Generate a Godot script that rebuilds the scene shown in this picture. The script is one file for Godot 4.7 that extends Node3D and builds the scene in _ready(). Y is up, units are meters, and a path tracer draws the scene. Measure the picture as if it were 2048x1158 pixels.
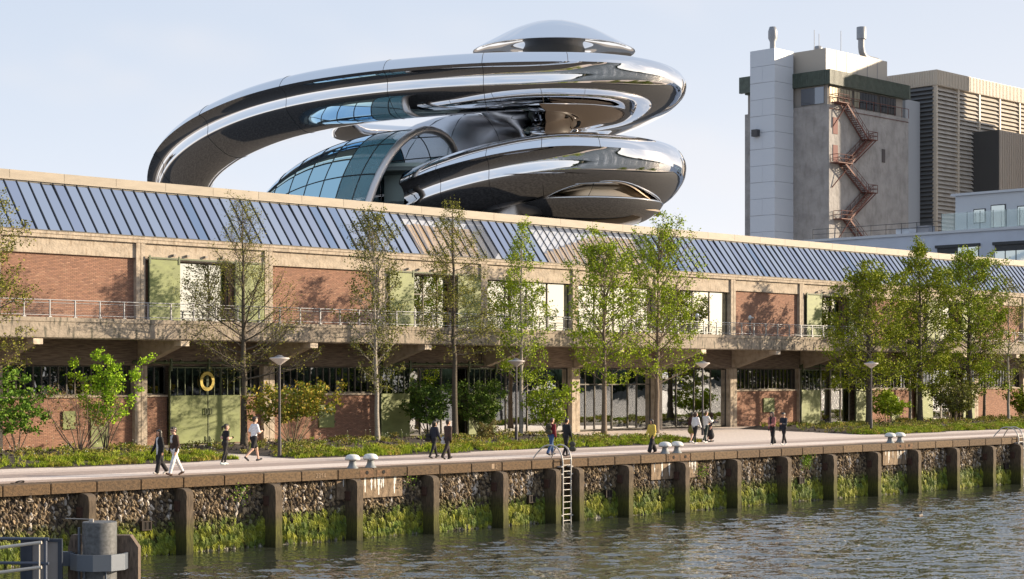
extends Node3D
# An old quayside warehouse with a mirror-polished spiral stair on its roof, seen across a harbour basin in low evening sun.
# x runs along the quay (to the right and away), y is up (quay level 0), z points from the facade (0) over the quay edge (25) to the water.

const WATER := -2.7
const BAY := 8.22
var R := RandomNumberGenerator.new()
var mats := {}
var textures := {}
var taken := {}

class MB:
	var v := PackedVector3Array()
	var n := PackedVector3Array()
	var c := PackedColorArray()
	var t := PackedInt32Array()
	var col := Color.WHITE
	func quad(a: Vector3, b: Vector3, d: Vector3, e: Vector3) -> void:   # counter-clockwise seen from outside
		var nn := (b - a).cross(d - a)
		if nn.length_squared() < 1e-14: nn = (d - a).cross(e - a)
		nn = nn.normalized()
		var i := v.size()
		v.append(a); v.append(b); v.append(d); v.append(e)
		for k in 4:
			n.append(nn); c.append(col)
		t.append_array([i, i + 2, i + 1, i, i + 3, i + 2])
	func tri(a: Vector3, b: Vector3, d: Vector3) -> void:
		var nn := (b - a).cross(d - a).normalized()
		var i := v.size()
		v.append(a); v.append(b); v.append(d)
		for k in 3:
			n.append(nn); c.append(col)
		t.append_array([i, i + 2, i + 1])
	func box(o: Vector3, s: Vector3, b := Basis()) -> void:
		var h := s * 0.5
		var q := []
		for i in 8:
			q.append(o + b * Vector3(h.x if i & 1 else -h.x, h.y if i & 2 else -h.y, h.z if i & 4 else -h.z))
		quad(q[4], q[5], q[7], q[6]); quad(q[1], q[0], q[2], q[3]); quad(q[5], q[1], q[3], q[7])
		quad(q[0], q[4], q[6], q[2]); quad(q[6], q[7], q[3], q[2]); quad(q[0], q[1], q[5], q[4])
	func bx(x0: float, x1: float, y0: float, y1: float, z0: float, z1: float) -> void:
		box(Vector3(x0 + x1, y0 + y1, z0 + z1) * 0.5, Vector3(x1 - x0, y1 - y0, z1 - z0))
	func bevel(o: Vector3, s: Vector3, r: float) -> void:     # a box with chamfered vertical and top edges
		var h := s * 0.5
		var lo := []
		var hi := []
		var top := []
		for k in [[-1, -1, 0], [-1, -1, 1], [1, -1, 0], [1, -1, 1], [1, 1, 0], [1, 1, 1], [-1, 1, 0], [-1, 1, 1]]:
			var first: bool = (k[2] == 0) == (k[0] * k[1] > 0)
			var px: float = k[0] * (h.x - (0.0 if first else r))
			var pz: float = k[1] * (h.z - (r if first else 0.0))
			lo.append(o + Vector3(px, -h.y, pz)); hi.append(o + Vector3(px, h.y - r, pz))
			top.append(o + Vector3(px * (h.x - r) / h.x, h.y, pz * (h.z - r) / h.z))
		for k in 8:
			var m := (k + 1) % 8
			quad(lo[m], lo[k], hi[k], hi[m]); quad(hi[m], hi[k], top[k], top[m])
		for k in range(1, 7): tri(top[0], top[k + 1], top[k])
	func rings(g: Array, closed: bool, capped := false, smooth := true) -> void:   # rings of equal length, smooth between them; normals point left of (along ring) x (along path)
		var m: int = g[0].size()
		var i0 := v.size()
		for i in g.size():
			for j in m:
				var a: Vector3 = g[min(i + 1, g.size() - 1)][j] - g[max(i - 1, 0)][j]
				var b: Vector3
				if closed: b = g[i][(j + 1) % m] - g[i][(j + m - 1) % m]
				else: b = g[i][min(j + 1, m - 1)] - g[i][max(j - 1, 0)]
				var nn := b.cross(a)
				if nn.length_squared() < 1e-16: nn = (g[i][j] - g[i][(j + m / 2) % m])
				v.append(g[i][j]); n.append(nn.normalized()); c.append(col)
		for i in g.size() - 1:
			for j in (m if closed else m - 1):
				var p := i0 + i * m + j
				var q := i0 + i * m + (j + 1) % m
				t.append_array([p, p + m, q, q, p + m, q + m])
		if capped:
			for e in 2:
				var ring: Array = g[0] if e == 0 else g[-1]
				for j in range(1, m - 1):
					if e == 0: tri(ring[0], ring[j + 1], ring[j])
					else: tri(ring[0], ring[j], ring[j + 1])
	func tube(p: Array, rad, sides := 6, capped := true) -> void:
		var g := []
		var up := Vector3.UP
		for i in p.size():
			var d: Vector3 = (p[min(i + 1, p.size() - 1)] - p[max(i - 1, 0)]).normalized()
			if absf(d.dot(up)) > 0.97: up = Vector3.RIGHT if absf(d.x) < 0.7 else Vector3.BACK
			var s := d.cross(up).normalized()
			var w := s.cross(d)
			up = w
			var r: float = rad[i] if rad is Array else rad
			var ring := []
			for k in sides:
				var a := TAU * k / sides
				ring.append(p[i] + (s * cos(a) + w * sin(a)) * r)
			g.append(ring)
		rings(g, true, capped)
	func lathe(prof: Array, seg := 24, at := Vector3.ZERO, a0 := 0.0, a1 := TAU) -> void:   # profile points (radius, height), from bottom to top for an outside surface
		var g := []
		for q in prof:
			var ring := []
			for k in (seg if a1 - a0 > 6.28 else seg + 1):
				var a := a0 + (a1 - a0) * k / seg
				ring.append(at + Vector3(cos(a) * q.x, q.y, -sin(a) * q.x))
			g.append(ring)
		rings(g, a1 - a0 > 6.28)
	func ball(o: Vector3, s: Vector3, seg := 10, b := Basis()) -> void:
		var g := []
		for i in seg + 1:
			var e := -PI / 2 + PI * i / seg
			var ring := []
			for k in seg * 2:
				var a := PI * k / seg
				ring.append(o + b * (Vector3(cos(a) * cos(e), sin(e), -sin(a) * cos(e)) * s))
			g.append(ring)
		rings(g, true)
	func add(o: MB, f := Transform3D()) -> void:
		var i := v.size()
		for k in o.v.size():
			v.append(f * o.v[k]); n.append((f.basis * o.n[k]).normalized())
		c.append_array(o.c)
		for k in o.t: t.append(k + i)
	func mesh(m: Material) -> ArrayMesh:
		var a := []
		a.resize(Mesh.ARRAY_MAX)
		a[Mesh.ARRAY_VERTEX] = v; a[Mesh.ARRAY_NORMAL] = n; a[Mesh.ARRAY_COLOR] = c; a[Mesh.ARRAY_INDEX] = t
		var r := ArrayMesh.new()
		r.add_surface_from_arrays(Mesh.PRIMITIVE_TRIANGLES, a)
		r.surface_set_material(0, m)
		return r

# ---------- naming and tagging
func numbered(called: String) -> String:
	taken[called] = taken.get(called, -1) + 1
	return called if taken[called] == 0 else "%s_%03d" % [called, taken[called]]

func tag(o: Node, label := "", category := "", group := "", kind := "") -> Node:
	for k in [["label", label], ["category", category], ["group", group], ["kind", kind]]:
		if k[1]: o.set_meta(k[0], k[1])
	return o

func thing(called: String, label: String, category: String, at := Vector3.ZERO, turn := 0.0, group := "") -> Node3D:
	var o := Node3D.new()
	o.name = numbered(called)
	add_child(o)
	o.position = at
	o.rotation.y = turn
	tag(o, label, category, group)
	return o

func put(called: String, m: Mesh, parent: Node = self, at := Transform3D()) -> MeshInstance3D:
	var o := MeshInstance3D.new()
	o.name = numbered(called) if parent == self else called
	o.mesh = m
	o.transform = at
	parent.add_child(o, true)
	return o

func obj(called: String, b: MB, m: Material, parent: Node = self) -> MeshInstance3D:
	return put(called, b.mesh(m), parent)

func struct(called: String, b: MB, m: Material) -> MeshInstance3D:
	var o := obj(called, b, m)
	o.set_meta("kind", "structure")
	return o

func rod(called: String, a: Vector3, b: Vector3, r: float, m: Material, parent: Node, sides := 6) -> MeshInstance3D:
	var q := MB.new()
	q.tube([a, b], r, sides)
	return obj(called, q, m, parent)

func block(called: String, x0: float, x1: float, y0: float, y1: float, z0: float, z1: float, m: Material, parent: Node) -> MeshInstance3D:
	var q := MB.new()
	q.bx(x0, x1, y0, y1, z0, z1)
	return obj(called, q, m, parent)

# ---------- materials: base colours are linear
func lin(r: float, g: float, b: float) -> Color:
	return Color(r, g, b).linear_to_srgb()

func noise(freq: float, octaves := 4, kind := FastNoiseLite.TYPE_SIMPLEX_SMOOTH, sd := 1) -> FastNoiseLite:
	var f := FastNoiseLite.new()
	f.noise_type = kind
	f.frequency = freq
	f.fractal_octaves = octaves
	f.seed = sd
	return f

func ramp_tex(id: String, freq: float, stops: Array, octaves := 4, px := 512) -> NoiseTexture2D:
	if not textures.has(id):
		var t := NoiseTexture2D.new()
		t.width = px; t.height = px; t.seamless = true
		t.noise = noise(freq, octaves, FastNoiseLite.TYPE_SIMPLEX_SMOOTH, textures.size() + 3)
		var g := Gradient.new()
		g.offsets = PackedFloat32Array(); g.colors = PackedColorArray()
		var offs := PackedFloat32Array()
		var cols := PackedColorArray()
		for s in stops:
			offs.append(s[0]); cols.append(s[1])
		g.offsets = offs; g.colors = cols
		t.color_ramp = g
		textures[id] = t
	return textures[id]

func normal_tex(id: String, freq: float, strength: float, octaves := 4, px := 512) -> NoiseTexture2D:
	if not textures.has(id):
		var t := NoiseTexture2D.new()
		t.width = px; t.height = px; t.seamless = true
		t.noise = noise(freq, octaves, FastNoiseLite.TYPE_SIMPLEX_SMOOTH, textures.size() + 9)
		t.as_normal_map = true
		t.bump_strength = strength
		textures[id] = t
	return textures[id]

func plain(id: String, c: Color, rough := 0.7, metal := 0.0) -> StandardMaterial3D:
	if not mats.has(id):
		var m := StandardMaterial3D.new()
		m.resource_name = id
		m.albedo_color = c
		m.roughness = rough
		m.metallic = metal
		mats[id] = m
	return mats[id]

func vcol(id: String, rough := 0.8) -> StandardMaterial3D:
	var m := plain(id, Color.WHITE, rough)
	m.vertex_color_use_as_albedo = true
	return m

# a surface with mottling: colour between dark*c and light*c, laid on in world space
func mottled(id: String, c: Color, rough: float, scale := Vector3(0.25, 0.25, 0.25), lo := 0.72, hi := 1.2, bump := 0.0, freq := 0.012) -> StandardMaterial3D:
	if not mats.has(id):
		var m := plain(id, Color.WHITE, rough)
		var q := c.srgb_to_linear()
		m.albedo_texture = ramp_tex("t_" + id, freq, [[0.2, lin(q.r * lo, q.g * lo, q.b * lo)], [0.5, c], [0.85, lin(q.r * hi, q.g * hi, q.b * hi)]], 6)
		m.uv1_triplanar = true
		m.uv1_world_triplanar = true
		m.uv1_scale = scale
		if bump > 0.0:
			m.normal_enabled = true
			m.normal_texture = normal_tex("rough_relief", 0.05, 6.0, 5)
			m.normal_scale = bump
	return mats[id]

func mirror(id: String, c: Color, rough: float, wobble := 0.0, scale := 0.1) -> StandardMaterial3D:
	var m := plain(id, c, rough, 1.0)
	if wobble > 0.0:
		m.normal_enabled = true
		m.normal_texture = normal_tex("slow_wave", 0.008, 4.0, 2)
		m.normal_scale = wobble
		m.uv1_triplanar = true
		m.uv1_world_triplanar = true
		m.uv1_scale = Vector3.ONE * scale
	return m

func brick_material() -> StandardMaterial3D:
	if mats.has("brick"): return mats.brick
	var w := 1024
	var im := Image.create(w, w, false, Image.FORMAT_RGB8)
	var r := RandomNumberGenerator.new()
	r.seed = 77
	var courses := 64
	var wide := 24
	im.fill(lin(0.125, 0.085, 0.062))
	for j in courses:
		for i in wide:
			var k: float = 0.86 + 0.28 * r.randf()
			var q := r.randf()
			var c := Color(0.29 * k, 0.155 * k, 0.105 * k)
			if q < 0.16: c = Color(0.245 * k, 0.132 * k, 0.095 * k)
			elif q > 0.88: c = Color(0.33 * k, 0.19 * k, 0.13 * k)
			var x := int((i + (0.5 if j % 2 else 0.0)) * w / wide)
			var bw := int(w / wide) - 2
			var y := int(j * w / courses)
			im.fill_rect(Rect2i(x, y, min(bw, w - x), 12), c.linear_to_srgb())
			if x + bw > w: im.fill_rect(Rect2i(0, y, x + bw - w, 12), c.linear_to_srgb())
	var m := plain("brick", Color.WHITE, 0.9)
	m.albedo_texture = ImageTexture.create_from_image(im)
	m.uv1_triplanar = true
	m.uv1_world_triplanar = true
	m.uv1_scale = Vector3(1.0 / 5.28, 1.0 / 4.5, 1.0 / 5.28)
	var hm := Image.create(w, w, false, Image.FORMAT_L8)
	hm.fill(Color(0.2, 0.2, 0.2))
	for j in courses:
		for i in wide:
			var k := 0.6 + 0.4 * r.randf()
			var x := int((i + (0.5 if j % 2 else 0.0)) * w / wide)
			var bw := int(w / wide) - 3
			hm.fill_rect(Rect2i(x, int(j * w / courses), min(bw, w - x), 13), Color(k, k, k))
			if x + bw > w: hm.fill_rect(Rect2i(0, int(j * w / courses), x + bw - w, 13), Color(k, k, k))
	m.heightmap_enabled = true
	m.heightmap_texture = ImageTexture.create_from_image(hm)
	m.heightmap_scale = 1.6
	return m

func stained(id: String, base: Color, stain: Color, rough: float) -> StandardMaterial3D:   # weathered, board-marked concrete: long level streaks
	if mats.has(id): return mats[id]
	var m := mottled(id, base, rough, Vector3(0.16, 0.3, 0.16), 0.84, 1.12, 0.25, 0.014)
	m.detail_enabled = true
	m.detail_albedo = ramp_tex("stain_" + id, 0.02, [[0.0, Color.WHITE], [0.55, Color.WHITE], [0.8, stain], [1.0, stain.lerp(Color.WHITE, 0.4)]], 5)
	m.detail_blend_mode = BaseMaterial3D.BLEND_MODE_MUL
	m.detail_uv_layer = BaseMaterial3D.DETAIL_UV_2
	m.uv2_triplanar = true
	m.uv2_world_triplanar = true
	m.uv2_scale = Vector3(0.4, 0.09, 0.4)
	return m

# ---------- sky: a clear evening sky, pale and warm towards the low sun, with thin high cloud
func sky_image() -> ImageTexture:
	var w := 768
	var h := 384
	var im := Image.create(w, h, false, Image.FORMAT_RGBF)
	var cl := noise(1.0, 5, FastNoiseLite.TYPE_SIMPLEX_SMOOTH, 21)
	var cl2 := noise(1.0, 4, FastNoiseLite.TYPE_SIMPLEX_SMOOTH, 5)
	for y in h:
		var el := PI / 2 - PI * (y + 0.5) / h
		for x in w:
			var az := TAU * (x + 0.5) / w
			var d := Vector3(sin(az) * cos(el), sin(el), -cos(az) * cos(el))
			var near := d.dot(SUN)
			var up := clampf(sin(el), 0.0, 1.0)
			var c := Vector3(0.285, 0.35, 0.455).lerp(Vector3(0.50, 0.555, 0.635), pow(1.0 - up, 3.6))
			var g := pow(clampf(0.5 + 0.5 * near, 0.0, 1.0), 5.0)
			c += Vector3(0.36, 0.25, 0.13) * g * (0.35 + 0.65 * pow(1.0 - up, 3.0))
			c += Vector3(1.7, 1.25, 0.8) * pow(clampf(near, 0.0, 1.0), 60.0)
			c += Vector3(0.25, 0.15, 0.02) * pow(1.0 - up, 11.0) * (0.45 + 0.9 * pow(clampf(0.5 + 0.5 * near, 0.0, 1.0), 2.5))
			if el > 0.0:
				var q := Vector3(d.x, 0, d.z) / (d.y + 0.12)
				var m := cl.get_noise_3d(q.x * 0.55, q.z * 1.5, 0.3) * 0.7 + cl2.get_noise_3d(q.x * 1.8 + q.z, q.z * 4.5, 1.7) * 0.4
				m = smoothstep(-0.05, 0.6, m) * 0.55
				c = c.lerp(Vector3(0.60, 0.59, 0.605) * (0.88 + 0.5 * g), m)
			c *= 0.86
			im.set_pixel(x, y, Color(c.x, c.y, c.z))
	return ImageTexture.create_from_image(im)

var SUN := Vector3.ZERO    # towards the sun

func _ready() -> void:
	R.seed = 4711
	# camera: level, on the far side of the basin, lens shifted down
	var cam := Camera3D.new()
	cam.name = "camera"
	cam.position = Vector3(-52.18, 3.6, 78.72)
	cam.rotation.y = -deg_to_rad(45.19)
	cam.projection = Camera3D.PROJECTION_FRUSTUM
	cam.near = 1.0
	cam.far = 3000.0
	cam.size = 1158.0 / 3600.0
	cam.frustum_offset = Vector2(0, 173.0 / 3600.0)
	add_child(cam)
	cam.current = true
	# sun: low, from the right, almost along the facade
	var el := deg_to_rad(16.0)
	var az := deg_to_rad(56.0)
	SUN = Vector3(sin(az) * cos(el), sin(el), cos(az) * cos(el))
	var sun := DirectionalLight3D.new()
	sun.name = "sun"
	add_child(sun)
	sun.look_at_from_position(Vector3.ZERO, -SUN, Vector3.UP)
	sun.light_color = lin(1.0, 0.82, 0.60)
	sun.light_energy = 1.6
	sun.light_angular_distance = 0.5
	sun.shadow_enabled = true
	var we := WorldEnvironment.new()
	we.name = "surroundings"
	var env := Environment.new()
	env.background_mode = Environment.BG_SKY
	env.sky = Sky.new()
	var pano := PanoramaSkyMaterial.new()
	pano.panorama = sky_image()
	env.sky.sky_material = pano
	env.tonemap_mode = Environment.TONE_MAPPER_LINEAR
	env.tonemap_exposure = 1.92
	env.sdfgi_enabled = true
	env.ssao_enabled = true
	env.ssil_enabled = true
	we.environment = env
	add_child(we)

	ground()
	water()
	quay_wall()
	warehouse()
	roof_landmark()
	silo()
	louvred_hall()
	office()
	out_of_view_tower()
	far_bank()
	quay_furniture()
	planting()
	foreground()
	people()

# ---------- ground and water
func ground() -> void:
	var q := MB.new()
	q.bx(-140, 260, -6.0, -0.012, -260, 25.0)
	struct("ground", q, mottled("earth", lin(0.3, 0.27, 0.24), 0.95))
	var paving := mottled("paving", lin(0.62, 0.53, 0.47), 0.9, Vector3(0.5, 0.5, 0.5), 0.84, 1.12, 0.4, 0.02)
	q = MB.new()
	q.bx(-60, 150, -0.01, 0.0, -0.2, 24.5)
	struct("pavement", q, paving)
	var bands := [[17.9, 19.3, "walking_band", lin(0.52, 0.43, 0.38)], [19.3, 21.4, "asphalt_band", lin(0.36, 0.285, 0.25)], [21.4, 23.3, "pale_band", lin(0.66, 0.57, 0.51)], [23.3, 24.5, "edge_band", lin(0.38, 0.285, 0.23)]]
	for b in bands:
		q = MB.new()
		var x := -60.0
		while x < 150.0:                      # edges wander a little, as laid by hand
			var x2 := x + 3.0
			var w := func(xx: float, zz: float) -> float: return zz + 0.10 * sin(xx * 0.21 + zz * 2.0) + 0.05 * sin(xx * 0.83 + zz)
			q.quad(Vector3(x, 0.004, w.call(x, b[1])), Vector3(x2, 0.004, w.call(x2, b[1])), Vector3(x2, 0.004, w.call(x2, b[0])), Vector3(x, 0.004, w.call(x, b[0])))
			x = x2
		struct(b[2], q, mottled("m_" + b[2], b[3], 0.9, Vector3(0.3, 0.3, 1.0), 0.8, 1.18, 0.3, 0.02))
	# bare strip along the facade
	q = MB.new()
	q.quad(Vector3(-60, 0.004, 2.2), Vector3(28, 0.004, 2.2), Vector3(28, 0.004, 0.35), Vector3(-60, 0.004, 0.35))
	struct("facade_path", q, mottled("pathgrey", lin(0.36, 0.33, 0.30), 0.9, Vector3(0.4, 0.4, 0.4)))
	for b in beds():
		bed(b)

func beds() -> Array:
	return [
		{"x0": -40.0, "x1": -5.3, "z0": 3.6, "z1": 16.0, "cut": 2.6},
		{"x0": -3.4, "x1": 26.5, "z0": 2.6, "z1": 17.3, "cut": -3.0},
		{"x0": 41.0, "x1": 120.0, "z0": 2.6, "z1": 16.8, "cut": -5.0}]

func inside_bed(b: Dictionary, x: float, z: float) -> float:    # distance to the nearest edge, negative outside
	var w := 0.35 * sin(x * 0.45) + 0.2 * sin(x * 1.3 + 1.0)
	var k: float = (z - b.z0) / (b.z1 - b.z0)
	var l: float = b.x0 - (b.cut if b.cut < 0.0 else 0.0) * (1.0 - k)
	var r: float = b.x1 + (b.cut if b.cut > 0.0 else 0.0) * (1.0 - k)
	if b.x1 > 26.0 and b.x1 < 27.0: r += -3.5 * absf(k - 0.5)
	return minf(minf(x - l, r - x), minf(z - b.z0 - w, b.z1 + w - z))

func bed_height(b: Dictionary, x: float, z: float) -> float:
	var d := inside_bed(b, x, z)
	if d < 0.0: return -0.02
	return 0.02 + 0.16 * smoothstep(0.0, 1.6, d) + 0.05 * sin(x * 2.1 + z) * smoothstep(0.0, 1.0, d)

func bed(b: Dictionary) -> void:
	var q := MB.new()
	var nz := 22
	var f := noise(0.8, 3, FastNoiseLite.TYPE_SIMPLEX_SMOOTH, 8)
	var g := []
	var x: float = b.x0 - 1.0
	while x <= b.x1 + 4.0:
		var row := []
		for j in nz + 1:
			var z := lerpf(b.z0 - 0.7, b.z1 + 0.7, float(j) / nz)
			var y := bed_height(b, x, z)
			if y > 0.05: y += 0.07 * f.get_noise_2d(x * 3.0, z * 3.0)
			row.append(Vector3(x, y, z))
		g.append(row)
		x += 0.5
	q.rings(g, false)
	var m := mottled("soil", lin(0.055, 0.04, 0.03), 0.95, Vector3(0.6, 0.6, 0.6), 0.6, 1.6, 0.8, 0.03)
	struct("planting_bed", q, m)

func water() -> void:
	var m := plain("water", lin(0.036, 0.040, 0.030), 0.03)
	m.metallic_specular = 0.7
	m.normal_enabled = true
	m.normal_texture = normal_tex("ripple", 0.02, 6.0, 3)
	m.normal_scale = 0.22
	m.uv1_triplanar = true
	m.uv1_world_triplanar = true
	m.uv1_scale = Vector3(0.32, 0.32, 0.45)
	var q := MB.new()
	var n1 := noise(0.33, 3, FastNoiseLite.TYPE_SIMPLEX_SMOOTH, 31)
	var n2 := noise(1.15, 2, FastNoiseLite.TYPE_SIMPLEX_SMOOTH, 32)
	var x0 := -32.0
	var x1 := 52.0
	var z0 := 24.6
	var z1 := 56.0
	var step := 0.14
	var g := []
	var nx := int((x1 - x0) / step)
	var nz := int((z1 - z0) / step)
	var dir := Vector2(0.72, 0.69)
	for i in nx + 1:
		var row := []
		for j in nz + 1:
			var x := x0 + (x1 - x0) * i / nx
			var z := z0 + (z1 - z0) * j / nz
			var calm := smoothstep(24.0, 33.0, z) * 0.75 + 0.25
			var edge := minf(minf(x - x0, x1 - x), z1 - z)
			var a := (x * dir.x + z * dir.y)
			var s := (-x * dir.y + z * dir.x)
			var y := n1.get_noise_2d(a * 1.3, s * 2.6) * 0.072 + n2.get_noise_2d(a * 0.9, s * 2.2) * 0.036
			row.append(Vector3(x, WATER + y * calm * smoothstep(0.0, 4.0, edge), z))
		g.append(row)
	q.rings(g, false)
	struct("water", q, m)
	q = MB.new()
	var m2: StandardMaterial3D = m.duplicate()
	m2.resource_name = "far_water"
	m2.normal_scale = 1.0
	for r in [[-700.0, -32.0, 24.6, 56.0], [52.0, 700.0, 24.6, 56.0], [-700.0, 900.0, 56.0, 412.0]]:
		q.quad(Vector3(r[0], WATER, r[3]), Vector3(r[1], WATER, r[3]), Vector3(r[1], WATER, r[2]), Vector3(r[0], WATER, r[2]))
	struct("open_water", q, m2)

# ---------- quay wall
const PILES := [-19.29, -15.34, -11.42, -7.49, -3.52, 0.41, 3.59, 5.03, 8.3, 12.25, 16.15, 20.15, 24.06, 28.07, 31.92, 35.86, 39.76, 42.86, 44.3, 48.3, 52.3]
const ORDINAL := ["first", "second", "third", "fourth", "fifth", "sixth", "seventh", "eighth", "ninth", "tenth", "eleventh", "twelfth", "thirteenth", "fourteenth", "fifteenth", "sixteenth", "seventeenth", "eighteenth", "nineteenth", "twentieth", "twenty-first"]

func rock(r: RandomNumberGenerator) -> MB:
	var b := MB.new()
	var k := []
	for i in 4:
		var ring := []
		var e := [-0.35, -0.1, 0.22, 0.42][i] as float
		var w := [0.75, 1.0, 0.8, 0.35][i] as float
		for j in 6:
			var a := TAU * j / 6.0
			var s := w * (0.34 + 0.32 * r.randf())
			ring.append(Vector3(cos(a) * s, sin(a) * s, e + 0.1 * r.randf()))
		k.append(ring)
	for i in 3:
		for j in 6:
			b.quad(k[i][j], k[i][(j + 1) % 6], k[i + 1][(j + 1) % 6], k[i + 1][j])
	for j in range(1, 5): b.tri(k[3][0], k[3][j], k[3][j + 1])
	return b

func scatter(called: String, m: Mesh, list: Array, cols: Array, parent: Node) -> MultiMeshInstance3D:
	var mm := MultiMesh.new()
	mm.transform_format = MultiMesh.TRANSFORM_3D
	mm.use_colors = cols.size() > 0
	mm.mesh = m
	mm.instance_count = list.size()
	for i in list.size():
		mm.set_instance_transform(i, list[i])
		if cols.size(): mm.set_instance_color(i, cols[i])
	var o := MultiMeshInstance3D.new()
	o.name = numbered(called) if parent == self else called
	o.multimesh = mm
	o.set_meta("kind", "stuff")
	parent.add_child(o, true)
	return o

func quay_wall() -> void:
	var r := RandomNumberGenerator.new()
	r.seed = 5
	var w := thing("quay_wall", "rough stone quay wall with brown capstones and green algae above the waterline", "quay wall")
	var back := MB.new()
	back.bx(-60, 150, -6.0, -0.34, 24.3, 25.18)
	obj("backing", back, mottled("mortar", lin(0.07, 0.055, 0.042), 0.95), w)
	# capstones, each with its joints
	var caps := []
	for i in 4: caps.append(mottled("cap%d" % i, [lin(0.10, 0.060, 0.028), lin(0.085, 0.052, 0.025), lin(0.115, 0.073, 0.037), lin(0.092, 0.057, 0.029)][i], 0.85, Vector3(0.5, 0.9, 0.5), 0.65, 1.3, 0.5, 0.02))
	var x := -34.6
	var n := 0
	while x < 76.0:
		var b := MB.new()
		b.bevel(Vector3(x + 0.885, -0.165, 24.96), Vector3(1.755, 0.35 + r.randf() * 0.012, 1.1), 0.03)
		obj("capstone", b, caps[r.randi() % 4], w)
		x += 1.77
	# stones: every one a small boulder proud of the mortar
	var rocks := []
	for i in 4: rocks.append(rock(r))
	var lists := [[], [], [], []]
	var cols := [[], [], [], []]
	var streak := noise(0.55, 2, FastNoiseLite.TYPE_SIMPLEX, 14)
	var patch := noise(0.35, 3, FastNoiseLite.TYPE_SIMPLEX, 15)
	for i in 27000:
		var px := r.randf_range(-34.0, 64.0)
		var py := lerpf(WATER - 0.2, -0.36, r.randf())
		var s := 0.06 + 0.10 * r.randf()
		var k := r.randi() % 4
		var cast := false                        # cast blocks below the bollards
		for bx in [-6.2, 12.35, 31.3]:
			if px > bx - 1.8 and px < bx + 1.65 and py > -1.2: cast = true
		if cast: continue
		var bs := Basis.from_euler(Vector3(r.randfn(0, 0.35), r.randfn(0, 0.35), r.randfn(0.3, 0.5))).scaled_local(Vector3(s * 0.8, s * 1.9, s * 1.3))
		lists[k].append(Transform3D(bs, Vector3(px, py, 25.17 + 0.05 * r.randf())))
		var v := 0.55 + 0.75 * r.randf()
		var c := Color(0.21 * v, 0.155 * v, 0.095 * v)
		if r.randf() < 0.3: c = Color(0.30 * v, 0.235 * v, 0.155 * v)
		if r.randf() < 0.25: c = Color(0.08 * v, 0.062 * v, 0.048 * v)
		var drop := streak.get_noise_2d(px * 5.5, py * 0.3) + 0.3 * patch.get_noise_2d(px, 0.0)
		if drop > 0.36 and py > -1.9 + 0.5 * r.randf() and r.randf() < 0.7: c = c.lerp(Color(0.62, 0.58, 0.54), 0.3 + 0.6 * r.randf())
		var wet := smoothstep(-1.3, -1.75, py + 0.12 * patch.get_noise_2d(px * 3.0, py))
		c = c.lerp(Color(0.11 * v, 0.13 * v, 0.02 * v), wet * 0.8)
		if py < WATER + 0.14: c = Color(0.4 * v, 0.38 * v, 0.32 * v)
		cols[k].append(c)
	for k in 4: scatter("stones", rocks[k].mesh(vcol("stone", 0.9)), lists[k], cols[k], w)
	for bx in [-6.2, 12.35, 31.3]:
		var f := MB.new()
		f.bx(bx - 1.75, bx + 1.6, -1.15, -0.345, 25.1, 25.32)
		obj("bollard_footing", f, mottled("footing", lin(0.2, 0.145, 0.095), 0.9, Vector3(0.6, 0.3, 0.6), 0.6, 1.3, 0.5), w)
		for k in 2:
			f = MB.new()
			f.bevel(Vector3(bx - 0.4 + 0.85 * k, -0.17, 25.42), Vector3(0.78, 0.3, 0.2), 0.04)
			var plate := obj("anchor_plate", f, mottled("rust", lin(0.135, 0.078, 0.042), 0.9, Vector3(1, 1, 1), 0.6, 1.5), w)
			f = MB.new()
			f.tube([Vector3(bx - 0.4 + 0.85 * k, -0.15, 25.5), Vector3(bx - 0.4 + 0.85 * k, -0.15, 25.535)], 0.075, 12)
			obj("bolt_hole", f, plain("hole", lin(0.01, 0.008, 0.006), 0.9), plate)
		# streaks of bird droppings down the cast block
		f = MB.new()
		for s in 13:
			var sx: float = bx - 1.7 + 3.2 * r.randf()
			var top := -0.36 - 0.05 * r.randf()
			var len := 0.25 + 0.55 * r.randf() * r.randf()
			var wd := 0.03 + 0.05 * r.randf()
			for j in 7:
				var y0 := top - len * j / 7.0
				var sw := wd * (0.55 + 0.6 * r.randf()) * (1.0 - 0.1 * j)
				f.bx(sx - sw, sx + sw * 0.8, y0 - len / 7.0, y0, 25.315, 25.324)
		var o := obj("bird_droppings", f, plain("guano", lin(0.7, 0.69, 0.66), 0.9), w)
		o.set_meta("kind", "stuff")
	# algae: a pelt of short hanging blades
	var blade := MB.new()
	for i in 13:
		var a := r.randfn(0, 0.22)
		var l := 0.13 + 0.17 * r.randf()
		var o := Vector3(r.randf_range(-0.09, 0.09), r.randf_range(-0.06, 0.06), 0)
		var tip := o + Vector3(sin(a) * l * 0.6, -l, 0.015 + 0.02 * r.randf())
		var mid := o + Vector3(sin(a) * l * 0.3, -l * 0.4, 0.035 + 0.03 * r.randf())
		var sd := Vector3(0.008 + 0.008 * r.randf(), 0, 0.004)
		blade.quad(o - sd, mid - sd, mid + sd, o + sd)
		blade.tri(mid - sd, tip, mid + sd)
	var list := []
	var cc := []
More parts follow.
